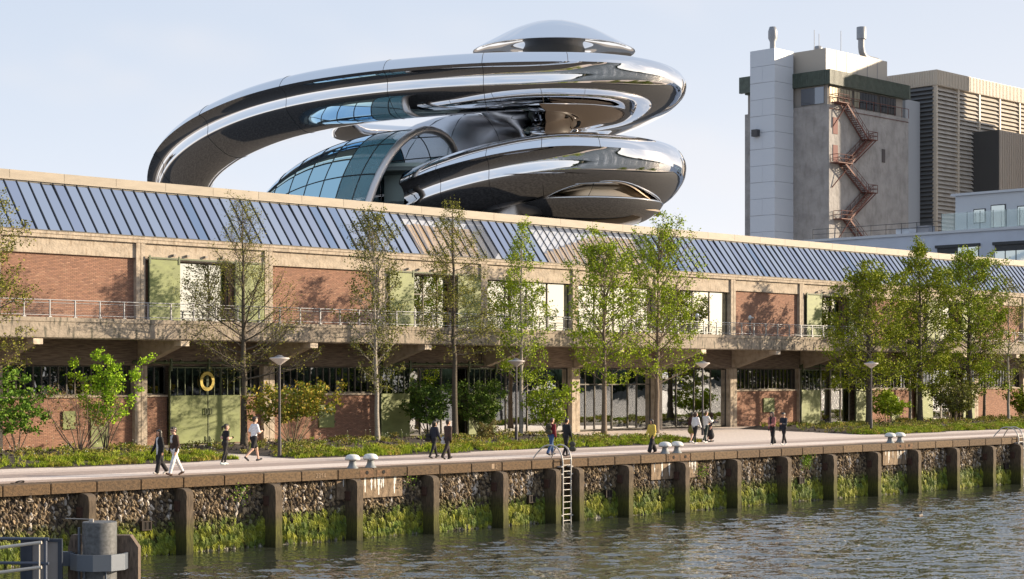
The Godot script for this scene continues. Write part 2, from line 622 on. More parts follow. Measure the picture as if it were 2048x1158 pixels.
	for i in 21000:
		var px := r.randf_range(-34.0, 62.0)
		var u := r.randf()
		var top := -1.62 + 0.3 * patch.get_noise_2d(px * 2.2, 3.0) + 0.12 * patch.get_noise_2d(px * 9.0, 8.0)
		var py := lerpf(WATER + 0.14, top, sqrt(u) if r.randf() < 0.3 else u)
		var s := 0.5 + 0.55 * r.randf()
		var fade := (top - py) / (top - WATER)
		if patch.get_noise_2d(px * 5.0, py * 4.0) > 0.05 + 0.55 * fade: continue
		if r.randf() > 0.25 + 1.3 * fade: continue
		if py > top - 0.15: s *= 0.7
		list.append(Transform3D(Basis.from_euler(Vector3(0, r.randf_range(-0.6, 0.6), r.randf_range(-0.3, 0.3))).scaled(Vector3(s, s, s)), Vector3(px, py, 25.26 + 0.05 * r.randf())))
		var v := 0.6 + 0.8 * r.randf()
		var yel := clampf(0.5 + patch.get_noise_2d(px * 1.2, py * 5.0), 0.0, 1.0)
		cc.append(Color(lerpf(0.10, 0.25, yel) * v, lerpf(0.15, 0.26, yel) * v, 0.016 * v))
	var alg := vcol("algae", 0.55)
	scatter("algae", blade.mesh(alg), list, cc, w)
	# plants rooted in the joints
	for p in [[-12.6, -0.62, 26], [22.5, -0.65, 90], [14.2, -0.9, 24], [-4.3, -0.55, 14]]:
		var leaf := MB.new()
		for i in p[2] * 4:
			var o := Vector3(p[0] + r.randfn(0, 0.22), p[1] + r.randfn(0, 0.2), 25.35 + 0.2 * r.randf())
			leaf_at(leaf, o, 0.05 + 0.03 * r.randf(), Color(0.16, 0.25, 0.03) * (0.7 + 0.6 * r.randf()), r)
		obj("wall_plant", leaf, leaf_material(), w)
	# small scuppers in dark iron frames
	var iron := plain("iron", lin(0.03, 0.022, 0.018), 0.75, 0.3)
	for sx in [-16.6, 2.7, 7.6, 22.1, 42.3]:
		var f := MB.new()
		f.bx(sx - 0.15, sx + 0.15, -1.75, -1.5, 25.25, 25.4)
		var sc := obj("scupper", f, plain("hole", Color.BLACK), w)
		f = MB.new()
		f.bx(sx - 0.2, sx - 0.15, -1.79, -1.46, 25.25, 25.43); f.bx(sx + 0.15, sx + 0.2, -1.79, -1.46, 25.25, 25.43)
		f.bx(sx - 0.02, sx + 0.02, -1.75, -1.5, 25.35, 25.42)
		f.bx(sx - 0.15, sx + 0.15, -1.5, -1.46, 25.25, 25.427); f.bx(sx - 0.15, sx + 0.15, -1.79, -1.75, 25.25, 25.427)
		obj("frame", f, iron, sc)
	# numbers cut and painted on the capstones
	for s in [["2014", -8.9], ["↓ 2", 0.35]]:
		var tm := TextMesh.new()
		var fnt := SystemFont.new()
		fnt.font_names = PackedStringArray(["Droid Sans"])
		tm.font = fnt
		tm.text = s[0]
		tm.font_size = 32
		tm.pixel_size = 0.0068
		tm.depth = 0.012
		tm.material = plain("chalk", lin(0.30, 0.22, 0.15), 0.9)
		put("capstone_number", tm, w, Transform3D(Basis(), Vector3(s[1], -0.175, 25.517)))
	# fender piles of squared timber
	var tim := mottled("pile_timber", lin(0.10, 0.074, 0.05), 0.9, Vector3(2.5, 0.18, 2.5), 0.5, 1.4, 0.6, 0.02)
	tim.vertex_color_use_as_albedo = true
	for i in PILES.size():
		var px: float = PILES[i]
		var p := thing("fender_pile", "timber fender pile on the quay wall, %s" % ("just left of the white ladder" if i == 6 else ("just right of the white ladder" if i == 7 else ORDINAL[i] + " from the left")), "fender pile", Vector3(px + 0.15, 0, 25.6), 0.0, "timber fender piles along the quay wall")
		var f := MB.new()
		var tilt := r.randf_range(-0.012, 0.012)
		var tb := Basis(Vector3.BACK, tilt)
		var prof := []
		for k in [[-0.42, 0.0], [-0.36, 0.16], [-0.41, 0.25]]: prof.append(k)
		# body with a rounded head
		var g := []
		var ys := [[-3.2, 0.39], [-2.62, 0.39], [-2.3, 0.39], [-2.05, 0.385], [-1.8, 0.39], [-1.55, 0.385], [-1.3, 0.39], [-0.95, 0.39], [-0.62, 0.39], [-0.47, 0.35], [-0.40, 0.24], [-0.375, 0.06]]
		for yy in ys:
			var ring := []
			for k in [[-0.15, -1], [0.15, -1], [0.15, 1], [-0.15, 1]]:
				ring.append(tb * Vector3(k[0] + r.randfn(0, 0.006), yy[0], -0.4 if k[1] < 0 else yy[1] + r.randfn(0, 0.006)))
			g.append(ring)
		for a in g.size() - 1:
			for k in 4:
				var i0 := f.v.size()
				f.quad(g[a][(k + 1) % 4], g[a][k], g[a + 1][k], g[a + 1][(k + 1) % 4])
				for e in 4:
					var wet := smoothstep(-1.25, -2.1, f.v[i0 + e].y + 0.2 * patch.get_noise_2d(px * 7.0 + k, f.v[i0 + e].y * 2.0))
					f.c[i0 + e] = Color(1, 1, 1).lerp(Color(0.72, 1.0, 0.22), wet) * (1.0 if f.v[i0 + e].y > WATER + 0.12 else 0.5)
		f.quad(g[-1][3], g[-1][2], g[-1][1], g[-1][0])
		obj("timber", f, tim, p)
		f = MB.new()
		f.box(tb * Vector3(-0.19, -1.0, -0.12), Vector3(0.09, 0.36, 0.24), tb)
		f.box(tb * Vector3(-0.20, -0.87, -0.12), Vector3(0.11, 0.05, 0.26), tb)
		f.box(tb * Vector3(-0.20, -1.12, -0.12), Vector3(0.11, 0.05, 0.26), tb)
		obj("iron_bracket", f, plain("bracket_rust", lin(0.07, 0.035, 0.025), 0.85), p)

func leaf_material() -> StandardMaterial3D:
	var m := vcol("leaves", 0.7)
	m.metallic_specular = 0.25
	m.backlight_enabled = true
	m.backlight = lin(0.14, 0.165, 0.012)
	return m

func leaf_at(b: MB, o: Vector3, s: float, c: Color, r: RandomNumberGenerator) -> void:
	var th := r.randf() * TAU
	var ph := r.randf() * TAU
	var st := 0.9 * (r.randf() - 0.5) * 2.0
	var d := Vector3(cos(th), st, sin(th)).normalized() * s
	var e := Vector3(cos(ph), r.randf() - 0.5, sin(ph))
	var w := d.cross(e).normalized() * s * 0.42
	var nn := d.cross(w).normalized()
	var i := b.v.size()
	b.v.append(o - d * 0.5); b.v.append(o + w - nn * s * 0.08); b.v.append(o + d * 0.6); b.v.append(o - w - nn * s * 0.08)
	for k in 4:
		b.n.append(nn); b.c.append(c)
	b.t.append_array([i, i + 1, i + 2, i, i + 2, i + 3])

# ---------- the warehouse
func warehouse() -> void:
	var w := thing("warehouse", "long two-storey brick and concrete warehouse with green sliding doors and a slanted glass roof", "warehouse")
	var conc := stained("facade_concrete", lin(0.40, 0.34, 0.27), Color(0.88, 0.86, 0.84), 0.9)
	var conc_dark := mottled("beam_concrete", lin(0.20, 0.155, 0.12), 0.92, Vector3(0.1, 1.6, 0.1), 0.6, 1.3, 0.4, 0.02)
	var brick := brick_material()
	var green := mottled("green_paint", lin(0.165, 0.20, 0.062), 0.5, Vector3(0.15, 0.35, 0.15), 0.86, 1.12)
	var green_dark := plain("green_frame", lin(0.075, 0.10, 0.045), 0.55)
	var frame_m := plain("bronze_frame", lin(0.06, 0.055, 0.045), 0.45, 0.4)
	var up_glass := mirror("upper_glass", lin(0.80, 0.80, 0.70), 0.012, 0.02, 0.25)
	var low_glass := mirror("lower_glass", lin(0.62, 0.64, 0.65), 0.012, 0.02, 0.3)
	var band_glass := mirror("band_glass", lin(0.22, 0.23, 0.24), 0.02, 0.05, 0.35)
	var shadow_gap := plain("shadow_gap", lin(0.02, 0.02, 0.02), 0.9)
	var x_lo := -6 * BAY
	var x_hi := 12.6 * BAY
	# body and flat roof
	var q := MB.new()
	q.bx(x_lo, x_hi, 0.0, 10.6, -78, -0.62)
	q.bx(x_lo, x_hi, 10.6, 13.25, -78, -2.45)
	obj("body", q, conc_dark, w)
	q = MB.new()
	q.bx(x_lo, x_hi, 13.25, 13.4, -78, -2.3)
	obj("roof", q, mottled("roof_gravel", lin(0.035, 0.032, 0.03), 0.95, Vector3(0.4, 0.4, 0.4), 0.6, 1.5), w)
	# one wall skin per bay
	for n in range(-6, 13):
		var x0 := n * BAY
		var x1 := x0 + BAY
		var kind := "b"
		if n in [0, 2, 7, 9]: kind = "d"
		elif n in [3, 4, 5]: kind = "g"
		# upper floor
		q = MB.new()
		for s in [[-0.27, -0.018], [0.018, 0.27]]: q.bx(x0 + s[0], x0 + s[1], 6.0, 10.44, -0.6, 0.0)
		obj("column", q, conc, w)
		q = MB.new()
		q.bx(x0 - 0.018, x1 - 0.03, 10.44, 10.62, -0.6, 0.035); q.bx(x0 - 0.018, x1 - 0.03, 10.62, 10.76, -0.6, 0.075)
		obj("ledge", q, conc, w)
		var ftop := 9.66 if kind == "b" else (9.52 if kind == "g" else 9.60)
		block("frieze", x0 + 0.27, x1 - 0.27, ftop, 10.44, -0.6, -0.11, conc, w)
		if kind == "b":
			block("brick_panel", x0 + 0.27, x1 - 0.27, 6.0, ftop, -0.6, -0.25, brick, w)
		elif kind == "d":
			block("brick_panel", x0 + 0.27, x0 + 2.45, 6.0, ftop, -0.6, -0.25, brick, w)
			block("brick_panel", x0 + 5.84, x1 - 0.27, 6.0, ftop, -0.6, -0.25, brick, w)
			window(w, x0 + 2.45, x0 + 5.84, 6.3, ftop, -0.53, [x0 + 3.6, x0 + 4.75] if n == 2 else [], [8.45] if n == 2 else [], up_glass, frame_m)
			for s in [[x0 + 0.42, x0 + 2.33], [x0 + 5.86, x0 + 7.80]]: sliding_door(w, s[0], s[1], 6.36, 9.62, green, green_dark, null)
			q = MB.new()
			q.bx(x0 + 0.4, x1 - 0.36, 9.66, 9.74, 0.03, 0.16)
			for s in [0.45, 2.25, 5.9, 7.7]: q.bx(x0 + s - 0.05, x0 + s + 0.05, 9.4, 9.82, 0.13, 0.18)
			obj("door_track", q, green_dark, w)
			for s in [2.05, 2.9, 4.05, 5.15]: block("facade_light", x0 + s - 0.07, x0 + s + 0.07, 9.85, 9.95, -0.11, 0.06, plain("lampgrey", lin(0.22, 0.2, 0.18), 0.5), w)
		else:
			window(w, x0 + 0.42, x1 - 0.30, 6.3, ftop, -0.42, [x0 + 2.2, x0 + 4.1, x0 + 5.95], [], up_glass, frame_m)
		# ground floor
		q = MB.new()
		for s in [[-0.37, -0.02], [0.02, 0.37]]: q.bx(x0 + s[0], x0 + s[1], 0.0, 4.14, -0.6, 0.03)
		obj("column", q, conc, w)
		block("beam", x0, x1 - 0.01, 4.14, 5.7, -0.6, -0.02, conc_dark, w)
		var a := x0 + 0.37
		var b := x1 - 0.37
		if kind == "b":
			brick_bay(w, a, b, brick, conc, band_glass, frame_m)
		elif n == 0:
			brick_bay(w, a, 1.75, brick, conc, band_glass, frame_m)
			brick_bay(w, 6.1, b, brick, conc, band_glass, frame_m)
			sliding_door(w, 1.69, 4.05, 0.06, 4.08, green, green_dark, band_glass, true)
			sliding_door(w, 4.08, 6.20, 0.06, 4.08, green, green_dark, band_glass, true)
			track(w, -0.6, 8.8, green_dark, [1.72, 4.1])
			q = MB.new()
			var g := []
			for k in 37:
				var t := TAU * k / 36.0
				var ring := []
				for s in [[0.30, 0.2], [0.46, 0.2], [0.46, 0.24], [0.30, 0.24]]: ring.append(Vector3(3.98 + cos(t) * s[0], 3.32 + sin(t) * s[0] * 1.12, s[1]))
				g.append(ring)
			for k in 36:
				for j in 4: q.quad(g[k][j], g[k][(j + 1) % 4], g[k + 1][(j + 1) % 4], g[k + 1][j])
			tag(obj("ring_emblem", q, plain("yellow_paint", lin(0.55, 0.42, 0.07), 0.5), w), "yellow ring painted on the glazed top of the door")
		elif n == 2:
			window(w, 18.1, 23.6, 0.05, 4.1, -0.5, [19.8, 21.5], [], low_glass, frame_m)
			brick_bay(w, a, 18.1, brick, conc, band_glass, frame_m)
			sliding_door(w, 16.19, 18.44, 0.06, 4.08, green, green_dark, band_glass)
			sliding_door(w, 23.2, 25.53, 0.06, 4.08, green, green_dark, band_glass)
			track(w, 15.9, 25.6, green_dark, [16.3, 18.4, 23.2, 25.5])
		elif n == 3:
			window(w, a, b, 0.05, 4.1, -0.42, [26.9, 28.8, 30.6], [], low_glass, frame_m)
		elif n == 4:
			window(w, a, b, 0.05, 4.1, -0.42, [34.2, 35.1, 36.8, 38.4, 39.3], [3.05], low_glass, frame_m)
		elif n == 5:
			window(w, a, b, 0.05, 4.1, -0.42, [43.45, 45.4, 47.2], [], low_glass, frame_m)
		else:
			var o := 57.28 if n == 7 else 72.9
			brick_bay(w, a, o + 2.5, brick, conc, band_glass, frame_m)
			window(w, o + 2.5, o + 7.1, 0.05, 4.1, -0.5, [o + 3.3, o + 4.6, o + 5.9], [2.62], low_glass, plain("pale_frame", lin(0.34, 0.31, 0.25), 0.5))
			sliding_door(w, o, o + 2.41, 0.06, 4.08, green, green_dark, band_glass)
			sliding_door(w, o + 7.1, o + 8.9, 0.06, 4.08, green, green_dark, band_glass)
			track(w, o - 0.2, o + 9.0, green_dark, [o + 0.1, o + 2.3, o + 7.2])
	# small hatches and doors in the brick
	for h in [[-4.45, -3.75, 0.95, 1.85], [-2.85, -1.85, 0.02, 1.98], [11.86, 12.95, 0.7, 1.97], [53.06, 54.32, 0.98, 2.0], [69.76, 70.83, 0.02, 1.95]]:
		var hd := block("hatch", h[0], h[1], h[2], h[3], -0.22, -0.13, green, w)
		q = MB.new()
		for y in [0.25, 0.75]: q.bx(h[1] - 0.02, h[1] + 0.07, lerpf(h[2], h[3], y) - 0.05, lerpf(h[2], h[3], y) + 0.05, -0.16, -0.10)
		obj("hinge", q, green_dark, hd)
	balcony(w, conc)
	# slanted glazing: a pane and a bar every 685 mm
	var basis := Basis(Vector3(1, 0, 0), Vector3(0, 0.7803, -0.6254), Vector3(0, 0.6254, 0.7803))
	var bar := MB.new()
	bar.box(Vector3(0, 0, 0.035), Vector3(0.048, 3.25, 0.06))
	var bar_mesh := bar.mesh(plain("roof_bar", lin(0.018, 0.024, 0.035), 0.4, 0.3))
	var panes := []
	var tints := [lin(0.66, 0.68, 0.74), lin(0.61, 0.63, 0.71), lin(0.70, 0.72, 0.77), lin(0.46, 0.54, 0.66)]
	for i in 4:
		var pb := MB.new()
		pb.box(Vector3(0, 0, 0), Vector3(0.62, 3.17, 0.02))
		var gm := mirror("roof_glass_%d" % i, tints[i], 0.04)
		panes.append(pb.mesh(gm))
	var clear := plain("clear_glass", Color(0.9, 0.93, 1.0, 0.05), 0.02)
	clear.transparency = BaseMaterial3D.TRANSPARENCY_ALPHA
	clear.metallic_specular = 0.5
	var cp := MB.new()
	cp.box(Vector3.ZERO, Vector3(0.62, 3.17, 0.012))
	var clear_mesh := cp.mesh(clear)
	var glz := Node3D.new()
	glz.name = "skylight"
	w.add_child(glz)
	var r := RandomNumberGenerator.new()
	r.seed = 9
	for k in range(-28, 148):
		var xx := -6.0 + 0.685 * k
		if xx > x_hi - 0.4: break
		put("glazing_bar", bar_mesh, glz, Transform3D(basis, Vector3(xx, 12.04, -0.965)))
		var mid := xx + 0.3425
		var tilt := Basis(Vector3.RIGHT, r.randfn(0, 0.006)) * Basis(Vector3.UP, r.randfn(0, 0.006))
		var see := (mid > 19.3 and mid < 26.2) or (mid > 30.0 and mid < 41.8)
		var pane_i := 3 if r.randf() < 0.035 else r.randi() % 3
		put("pane", clear_mesh if see else panes[pane_i], glz, Transform3D(tilt * basis, Vector3(mid, 12.04, -0.965)))
	# what shows through the clear panes: the timber-lined stair inside
	var wood := mottled("wood_lining", lin(0.33, 0.225, 0.11), 0.6, Vector3(0.7, 0.12, 0.7), 0.6, 1.3, 0.2, 0.02)
	q = MB.new()
	for k in 9:
		var xa := 19.6 + 0.72 * k
		var yb := 10.7
		var yt := 13.1 - 0.02 * (k - 4) * (k - 4)
		q.box(Vector3(xa + 0.35, (yb + yt) * 0.5, -1.5 - 0.35 * sin(k * 0.4)), Vector3(0.70, yt - yb, 0.08), Basis(Vector3.UP, 0.3 - 0.07 * k) * Basis(Vector3.RIGHT, -0.62))
	obj("stair_lining", q, wood, w)
	q = MB.new()
	for k in 16:
		var xa := 30.2 + 0.72 * k
		var top := clampf(0.5 + 0.18 * k, 0.3, 2.4)
		if k > 12: top = 2.4
		q.box(Vector3(xa + 0.35, 10.75 + top * 0.5, -0.75 - top * 0.4), Vector3(0.705, top * 1.3, 0.06), Basis(Vector3.RIGHT, -0.62))
	obj("stair_lining", q, wood, w)
	block("loft_back", 18.0, 43.0, 10.62, 13.24, -2.44, -2.40, plain("loft_white", lin(0.5, 0.55, 0.66), 0.9), w)
	# eaves flashing, gutter and the crowning fascia in lengths
	q = MB.new()
	q.bx(x_lo, x_hi, 13.27, 13.40, -2.28, -2.0)
	q.bx(x_lo, x_hi, 10.765, 10.80, -0.1, 0.10)
	obj("flashing", q, plain("flash", lin(0.10, 0.095, 0.085), 0.6, 0.3), w)
	var fas := [mottled("fascia_a", lin(0.33, 0.285, 0.225), 0.55, Vector3(0.12, 0.5, 0.12), 0.92, 1.06), mottled("fascia_b", lin(0.31, 0.27, 0.215), 0.55, Vector3(0.12, 0.5, 0.12), 0.92, 1.06)]
	for m in fas:
		m.roughness = 0.6
	var fx := x_lo
	var i := 0
	while fx < x_hi:
		block("fascia", fx, fx + 3.05, 13.46, 13.87, -2.5, -1.96, fas[i % 2], w)
		block("fascia_drip", fx, fx + 3.065, 13.38, 13.455, -2.45, -1.93, fas[(i + 1) % 2], w)
		fx += 3.07
		i += 1

func window(w: Node, x0: float, x1: float, y0: float, y1: float, z: float, posts: Array, transoms: Array, glass: Material, fm: Material) -> void:
	var q := MB.new()
	q.bx(x0, x0 + 0.06, y0, y1, z - 0.05, z + 0.05); q.bx(x1 - 0.06, x1, y0, y1, z - 0.05, z + 0.05)
	q.bx(x0 + 0.06, x1 - 0.06, y1 - 0.07, y1, z - 0.05, z + 0.05); q.bx(x0 + 0.06, x1 - 0.06, y0, y0 + 0.08, z - 0.05, z + 0.05)
	for p in posts: q.bx(p - 0.035, p + 0.035, y0 + 0.08, y1 - 0.07, z - 0.05, z + 0.07)
	for t in transoms: q.bx(x0 + 0.06, x1 - 0.06, t - 0.04, t + 0.04, z - 0.045, z + 0.06)
	var o := obj("window", q, fm, w)
	var xs := [x0 + 0.06] + posts + [x1 - 0.06]
	var ys := [y0 + 0.08] + transoms + [y1 - 0.07]
	for i in xs.size() - 1:
		for j in ys.size() - 1:
			var m := MB.new()
			var c := Vector3((xs[i] + xs[i + 1]) * 0.5, (ys[j] + ys[j + 1]) * 0.5, z)
			m.box(c, Vector3(xs[i + 1] - xs[i], ys[j + 1] - ys[j], 0.02), Basis(Vector3.UP, R.randfn(0, 0.004)) * Basis(Vector3.RIGHT, R.randfn(0, 0.003)))
			obj("pane", m, glass, o)

func brick_bay(w: Node, a: float, b: float, brick: Material, conc: Material, glass: Material, fm: Material) -> void:
	block("brick_panel", a, b, 0.0, 2.52, -0.6, -0.22, brick, w)
	block("sill", a, b, 2.52, 2.62, -0.6, -0.14, conc, w)
	var posts := []
	var n := int((b - a) / 0.46)
	for k in range(1, n): posts.append(a + (b - a) * k / n)
	window(w, a, b, 2.62, 4.13, -0.42, posts, [], glass, fm)

func sliding_door(w: Node, x0: float, x1: float, y0: float, y1: float, green: Material, dark: Material, glass: Material, handle := false) -> void:
	var q := MB.new()
	var top := y1 if glass == null else y0 + 2.52
	q.bevel(Vector3((x0 + x1) * 0.5, (y0 + top) * 0.5, 0.10), Vector3(x1 - x0, top - y0, 0.09), 0.012)
	for f in [0.34, 0.68]: q.bx(x0 + 0.01, x1 - 0.01, lerpf(y0, top, f) - 0.02, lerpf(y0, top, f) - 0.008, 0.1, 0.1475)
	var o := obj("sliding_door", q, green, w)
	q = MB.new()
	q.bx(x0, x0 + 0.04, y0 + 0.01, y1 - 0.02, 0.02, 0.153)
	if glass != null:
		q.bx(x1 - 0.05, x1, top, y1, 0.05, 0.15); q.bx(x0 + 0.04, x1 - 0.05, y1 - 0.07, y1, 0.05, 0.15)
		var n := 5
		for k in range(1, n):
			var xx := lerpf(x0, x1, float(k) / n)
			q.bx(xx - 0.018, xx + 0.018, top, y1 - 0.07, 0.07, 0.15)
	obj("frame", q, dark, o)
	if glass != null: block("glazing", x0 + 0.04, x1 - 0.05, top, y1 - 0.07, 0.09, 0.105, glass, o)
	if handle:
		q = MB.new()
		var hx := x1 - 0.12 if x1 < 4.07 else x0 + 0.12
		q.bx(hx - 0.09, hx + 0.09, 1.86, 1.9, 0.15, 0.25); q.bx(hx - 0.09, hx + 0.09, 1.56, 1.6, 0.15, 0.25)
		q.bx(hx - 0.09, hx - 0.055, 1.6, 1.86, 0.21, 0.25); q.bx(hx + 0.055, hx + 0.09, 1.6, 1.86, 0.21, 0.25)
		q.bx(hx - 0.04, hx - 0.015, 0.1, 0.42, 0.15, 0.19); q.bx(hx + 0.015, hx + 0.05, 0.12, 0.36, 0.15, 0.18)
		obj("handle", q, dark, o)

func track(w: Node, x0: float, x1: float, m: Material, hangers: Array) -> void:
	var q := MB.new()
	q.tube([Vector3(x0, 4.3, 0.17), Vector3(x1, 4.3, 0.17)], 0.065, 8)
	var x := x0 + 0.15
	while x < x1:
		q.bx(x - 0.03, x + 0.03, 4.22, 4.42, 0.0, 0.20)
		x += 0.95
	for h in hangers: q.bx(h - 0.06, h + 0.06, 3.85, 4.5, 0.15, 0.26)
	obj("door_track", q, m, w)

func balcony(w: Node, conc: Material) -> void:
	var beam := stained("balcony_concrete", lin(0.30, 0.255, 0.205), Color(0.62, 0.65, 0.64), 0.9)
	var bal := Node3D.new()
	bal.name = "balcony"
	w.add_child(bal)
	for s in [[-49.3, -0.02], [0.02, 48.93], [48.97, 103.4]]:
		var q := MB.new()
		var g := []
		for x in [s[0], s[1]]:
			var ring := []
			for p in [[0.02, 5.5], [3.62, 5.5], [3.66, 5.36], [3.9, 5.36], [3.99, 5.42], [4.0, 5.5], [4.0, 6.14], [4.04, 6.16], [4.04, 6.36], [3.66, 6.36], [3.66, 6.25], [0.02, 6.25]]: ring.append(Vector3(x, p[1], p[0]))
			g.append(ring)
		for k in g[0].size():
			var k2: int = (k + 1) % g[0].size()
			q.quad(g[0][k], g[1][k], g[1][k2], g[0][k2])
		for e in 2:
			var x: float = s[e]
			q.quad(Vector3(x, 5.36, 3.66), Vector3(x, 5.36, 3.99), Vector3(x, 6.36, 3.99), Vector3(x, 6.36, 3.66))
		obj("slab", q, beam, bal)
	var pale := mottled("bracket_end", lin(0.55, 0.47, 0.38), 0.9)
	for n in range(-5, 13):
		var x := n * BAY
		var q := MB.new()
		var prof := [Vector2(0.0, 4.2), Vector2(0.35, 4.2), Vector2(3.45, 5.08), Vector2(3.45, 5.49), Vector2(0.0, 5.49)]
		for k in prof.size():
			var p: Vector2 = prof[k]
			var p2: Vector2 = prof[(k + 1) % prof.size()]
			q.quad(Vector3(x - 0.2, p.y, p.x), Vector3(x + 0.2, p.y, p.x), Vector3(x + 0.2, p2.y, p2.x), Vector3(x - 0.2, p2.y, p2.x))
		for k in range(1, prof.size() - 1):
			q.tri(Vector3(x + 0.2, prof[0].y, prof[0].x), Vector3(x + 0.2, prof[k + 1].y, prof[k + 1].x), Vector3(x + 0.2, prof[k].y, prof[k].x))
			q.tri(Vector3(x - 0.2, prof[0].y, prof[0].x), Vector3(x - 0.2, prof[k].y, prof[k].x), Vector3(x - 0.2, prof[k + 1].y, prof[k + 1].x))
		var o := obj("bracket", q, conc, bal)
		block("bracket_end", x - 0.24, x + 0.26, 5.09, 5.355, 3.3, 3.9, pale, o)
	# drain holes along the beam
	var q := MB.new()
	for x in [-11.9, -10.0, -0.35, 0.35, 6.8, 12.9, 20.5, 31.8, 37.0, 43.0, 48.6, 49.3]: q.tube([Vector3(x, 5.55, 3.98), Vector3(x, 5.55, 4.005)], 0.055, 8)
	obj("drain_hole", q, plain("hole", Color.BLACK), bal)
	# railing
	var steel := plain("galvanised", lin(0.30, 0.31, 0.33), 0.5, 0.4)
	var rail := Node3D.new()
	rail.name = "balcony_railing"
	w.add_child(rail)
	var pm := MB.new()
	pm.box(Vector3(0, 0.4, 0), Vector3(0.05, 0.8, 0.07))
	pm.box(Vector3(0, 0.03, 0.0), Vector3(0.16, 0.05, 0.14))
	pm.box(Vector3(0, 0.78, -0.05), Vector3(0.05, 0.05, 0.12))
	var post := pm.mesh(steel)
	for k in range(-20, 84): put("post", post, rail, Transform3D(Basis(), Vector3(-8.93 + 1.3545 * k, 6.36, 3.86)))
	var x_a := -36.02
	var x_b := 103.5
	rod("top_rail", Vector3(x_a, 7.18, 3.86), Vector3(x_b, 7.18, 3.86), 0.026, steel, rail)
	rod("bottom_rail", Vector3(x_a, 6.47, 3.86), Vector3(x_b, 6.47, 3.86), 0.022, steel, rail)
	rod("mid_rail", Vector3(x_a, 7.04, 3.86), Vector3(x_b, 7.04, 3.86), 0.016, steel, rail)
	q = MB.new()
	for k in 6: q.tube([Vector3(x_a, 6.55 + 0.08 * k, 3.86), Vector3(x_b, 6.55 + 0.08 * k, 3.86)], 0.004, 3)
	obj("wire", q, steel, rail)

# ---------- the mirror-polished double spiral on the roof
func spline(p: Array, per: int) -> Array:      # Catmull-Rom through points
	var o := []
	for i in p.size() - 1:
		var a = p[max(i - 1, 0)]
		var d = p[min(i + 2, p.size() - 1)]
		for k in per:
			var t := float(k) / per
			var b = p[i]
			var c = p[i + 1]
			o.append(0.5 * (2.0 * b + (c - a) * t + (2.0 * a - 5.0 * b + 4.0 * c - d) * t * t + (3.0 * b - a - 3.0 * c + d) * t * t * t))
	o.append(p[-1])
	return o

# sweep open profile strips (offset outwards, height) along a path; outward is to the left of the way the path runs seen from above
func ribbon(path: Array, strips: Array, scale_at: Callable, round_strips := [], full_strips := []) -> MB:
	var q := MB.new()
	for si in strips.size():
		var s: Array = strips[si]
		var g := []
		for i in path.size():
			var d: Vector3 = path[min(i + 1, path.size() - 1)] - path[max(i - 1, 0)]
			var o := Vector3(d.z, 0, -d.x).normalized()
			var k: Vector2 = scale_at.call(float(i) / (path.size() - 1))
			var ring := []
			var mix := 0.0 if round_strips.is_empty() else smoothstep(-3.0, 8.0, path[i].x)
			var full := 0.0 if full_strips.is_empty() else smoothstep(4.5, 9.9, path[i].x)
			for j in s.size():
				var p: Vector2 = s[j] if mix == 0.0 else s[j].lerp(round_strips[si][j], mix)
				if full > 0.0: p = p.lerp(full_strips[si][j], full)
				ring.append(path[i] + o * p.x * k.x + Vector3.UP * p.y * k.y)
			ring.reverse()
			g.append(ring)
		q.rings(g, false)
	# close the far end
	var last := []
	var e: Vector3 = path[-1] - path[-2]
	var eo := Vector3(e.z, 0, -e.x).normalized()
	var ek: Vector2 = scale_at.call(1.0)
	for s in strips:
		for p in s: last.append(path[-1] + eo * p.x * ek.x + Vector3.UP * p.y * ek.y)
	var mid := Vector3.ZERO
	for p in last: mid += p / last.size()
	for i in last.size() - 1: q.tri(mid, last[i], last[i + 1])
	return q

func smooth_strip(pts: Array, per := 4) -> Array:
	return spline(pts, per)

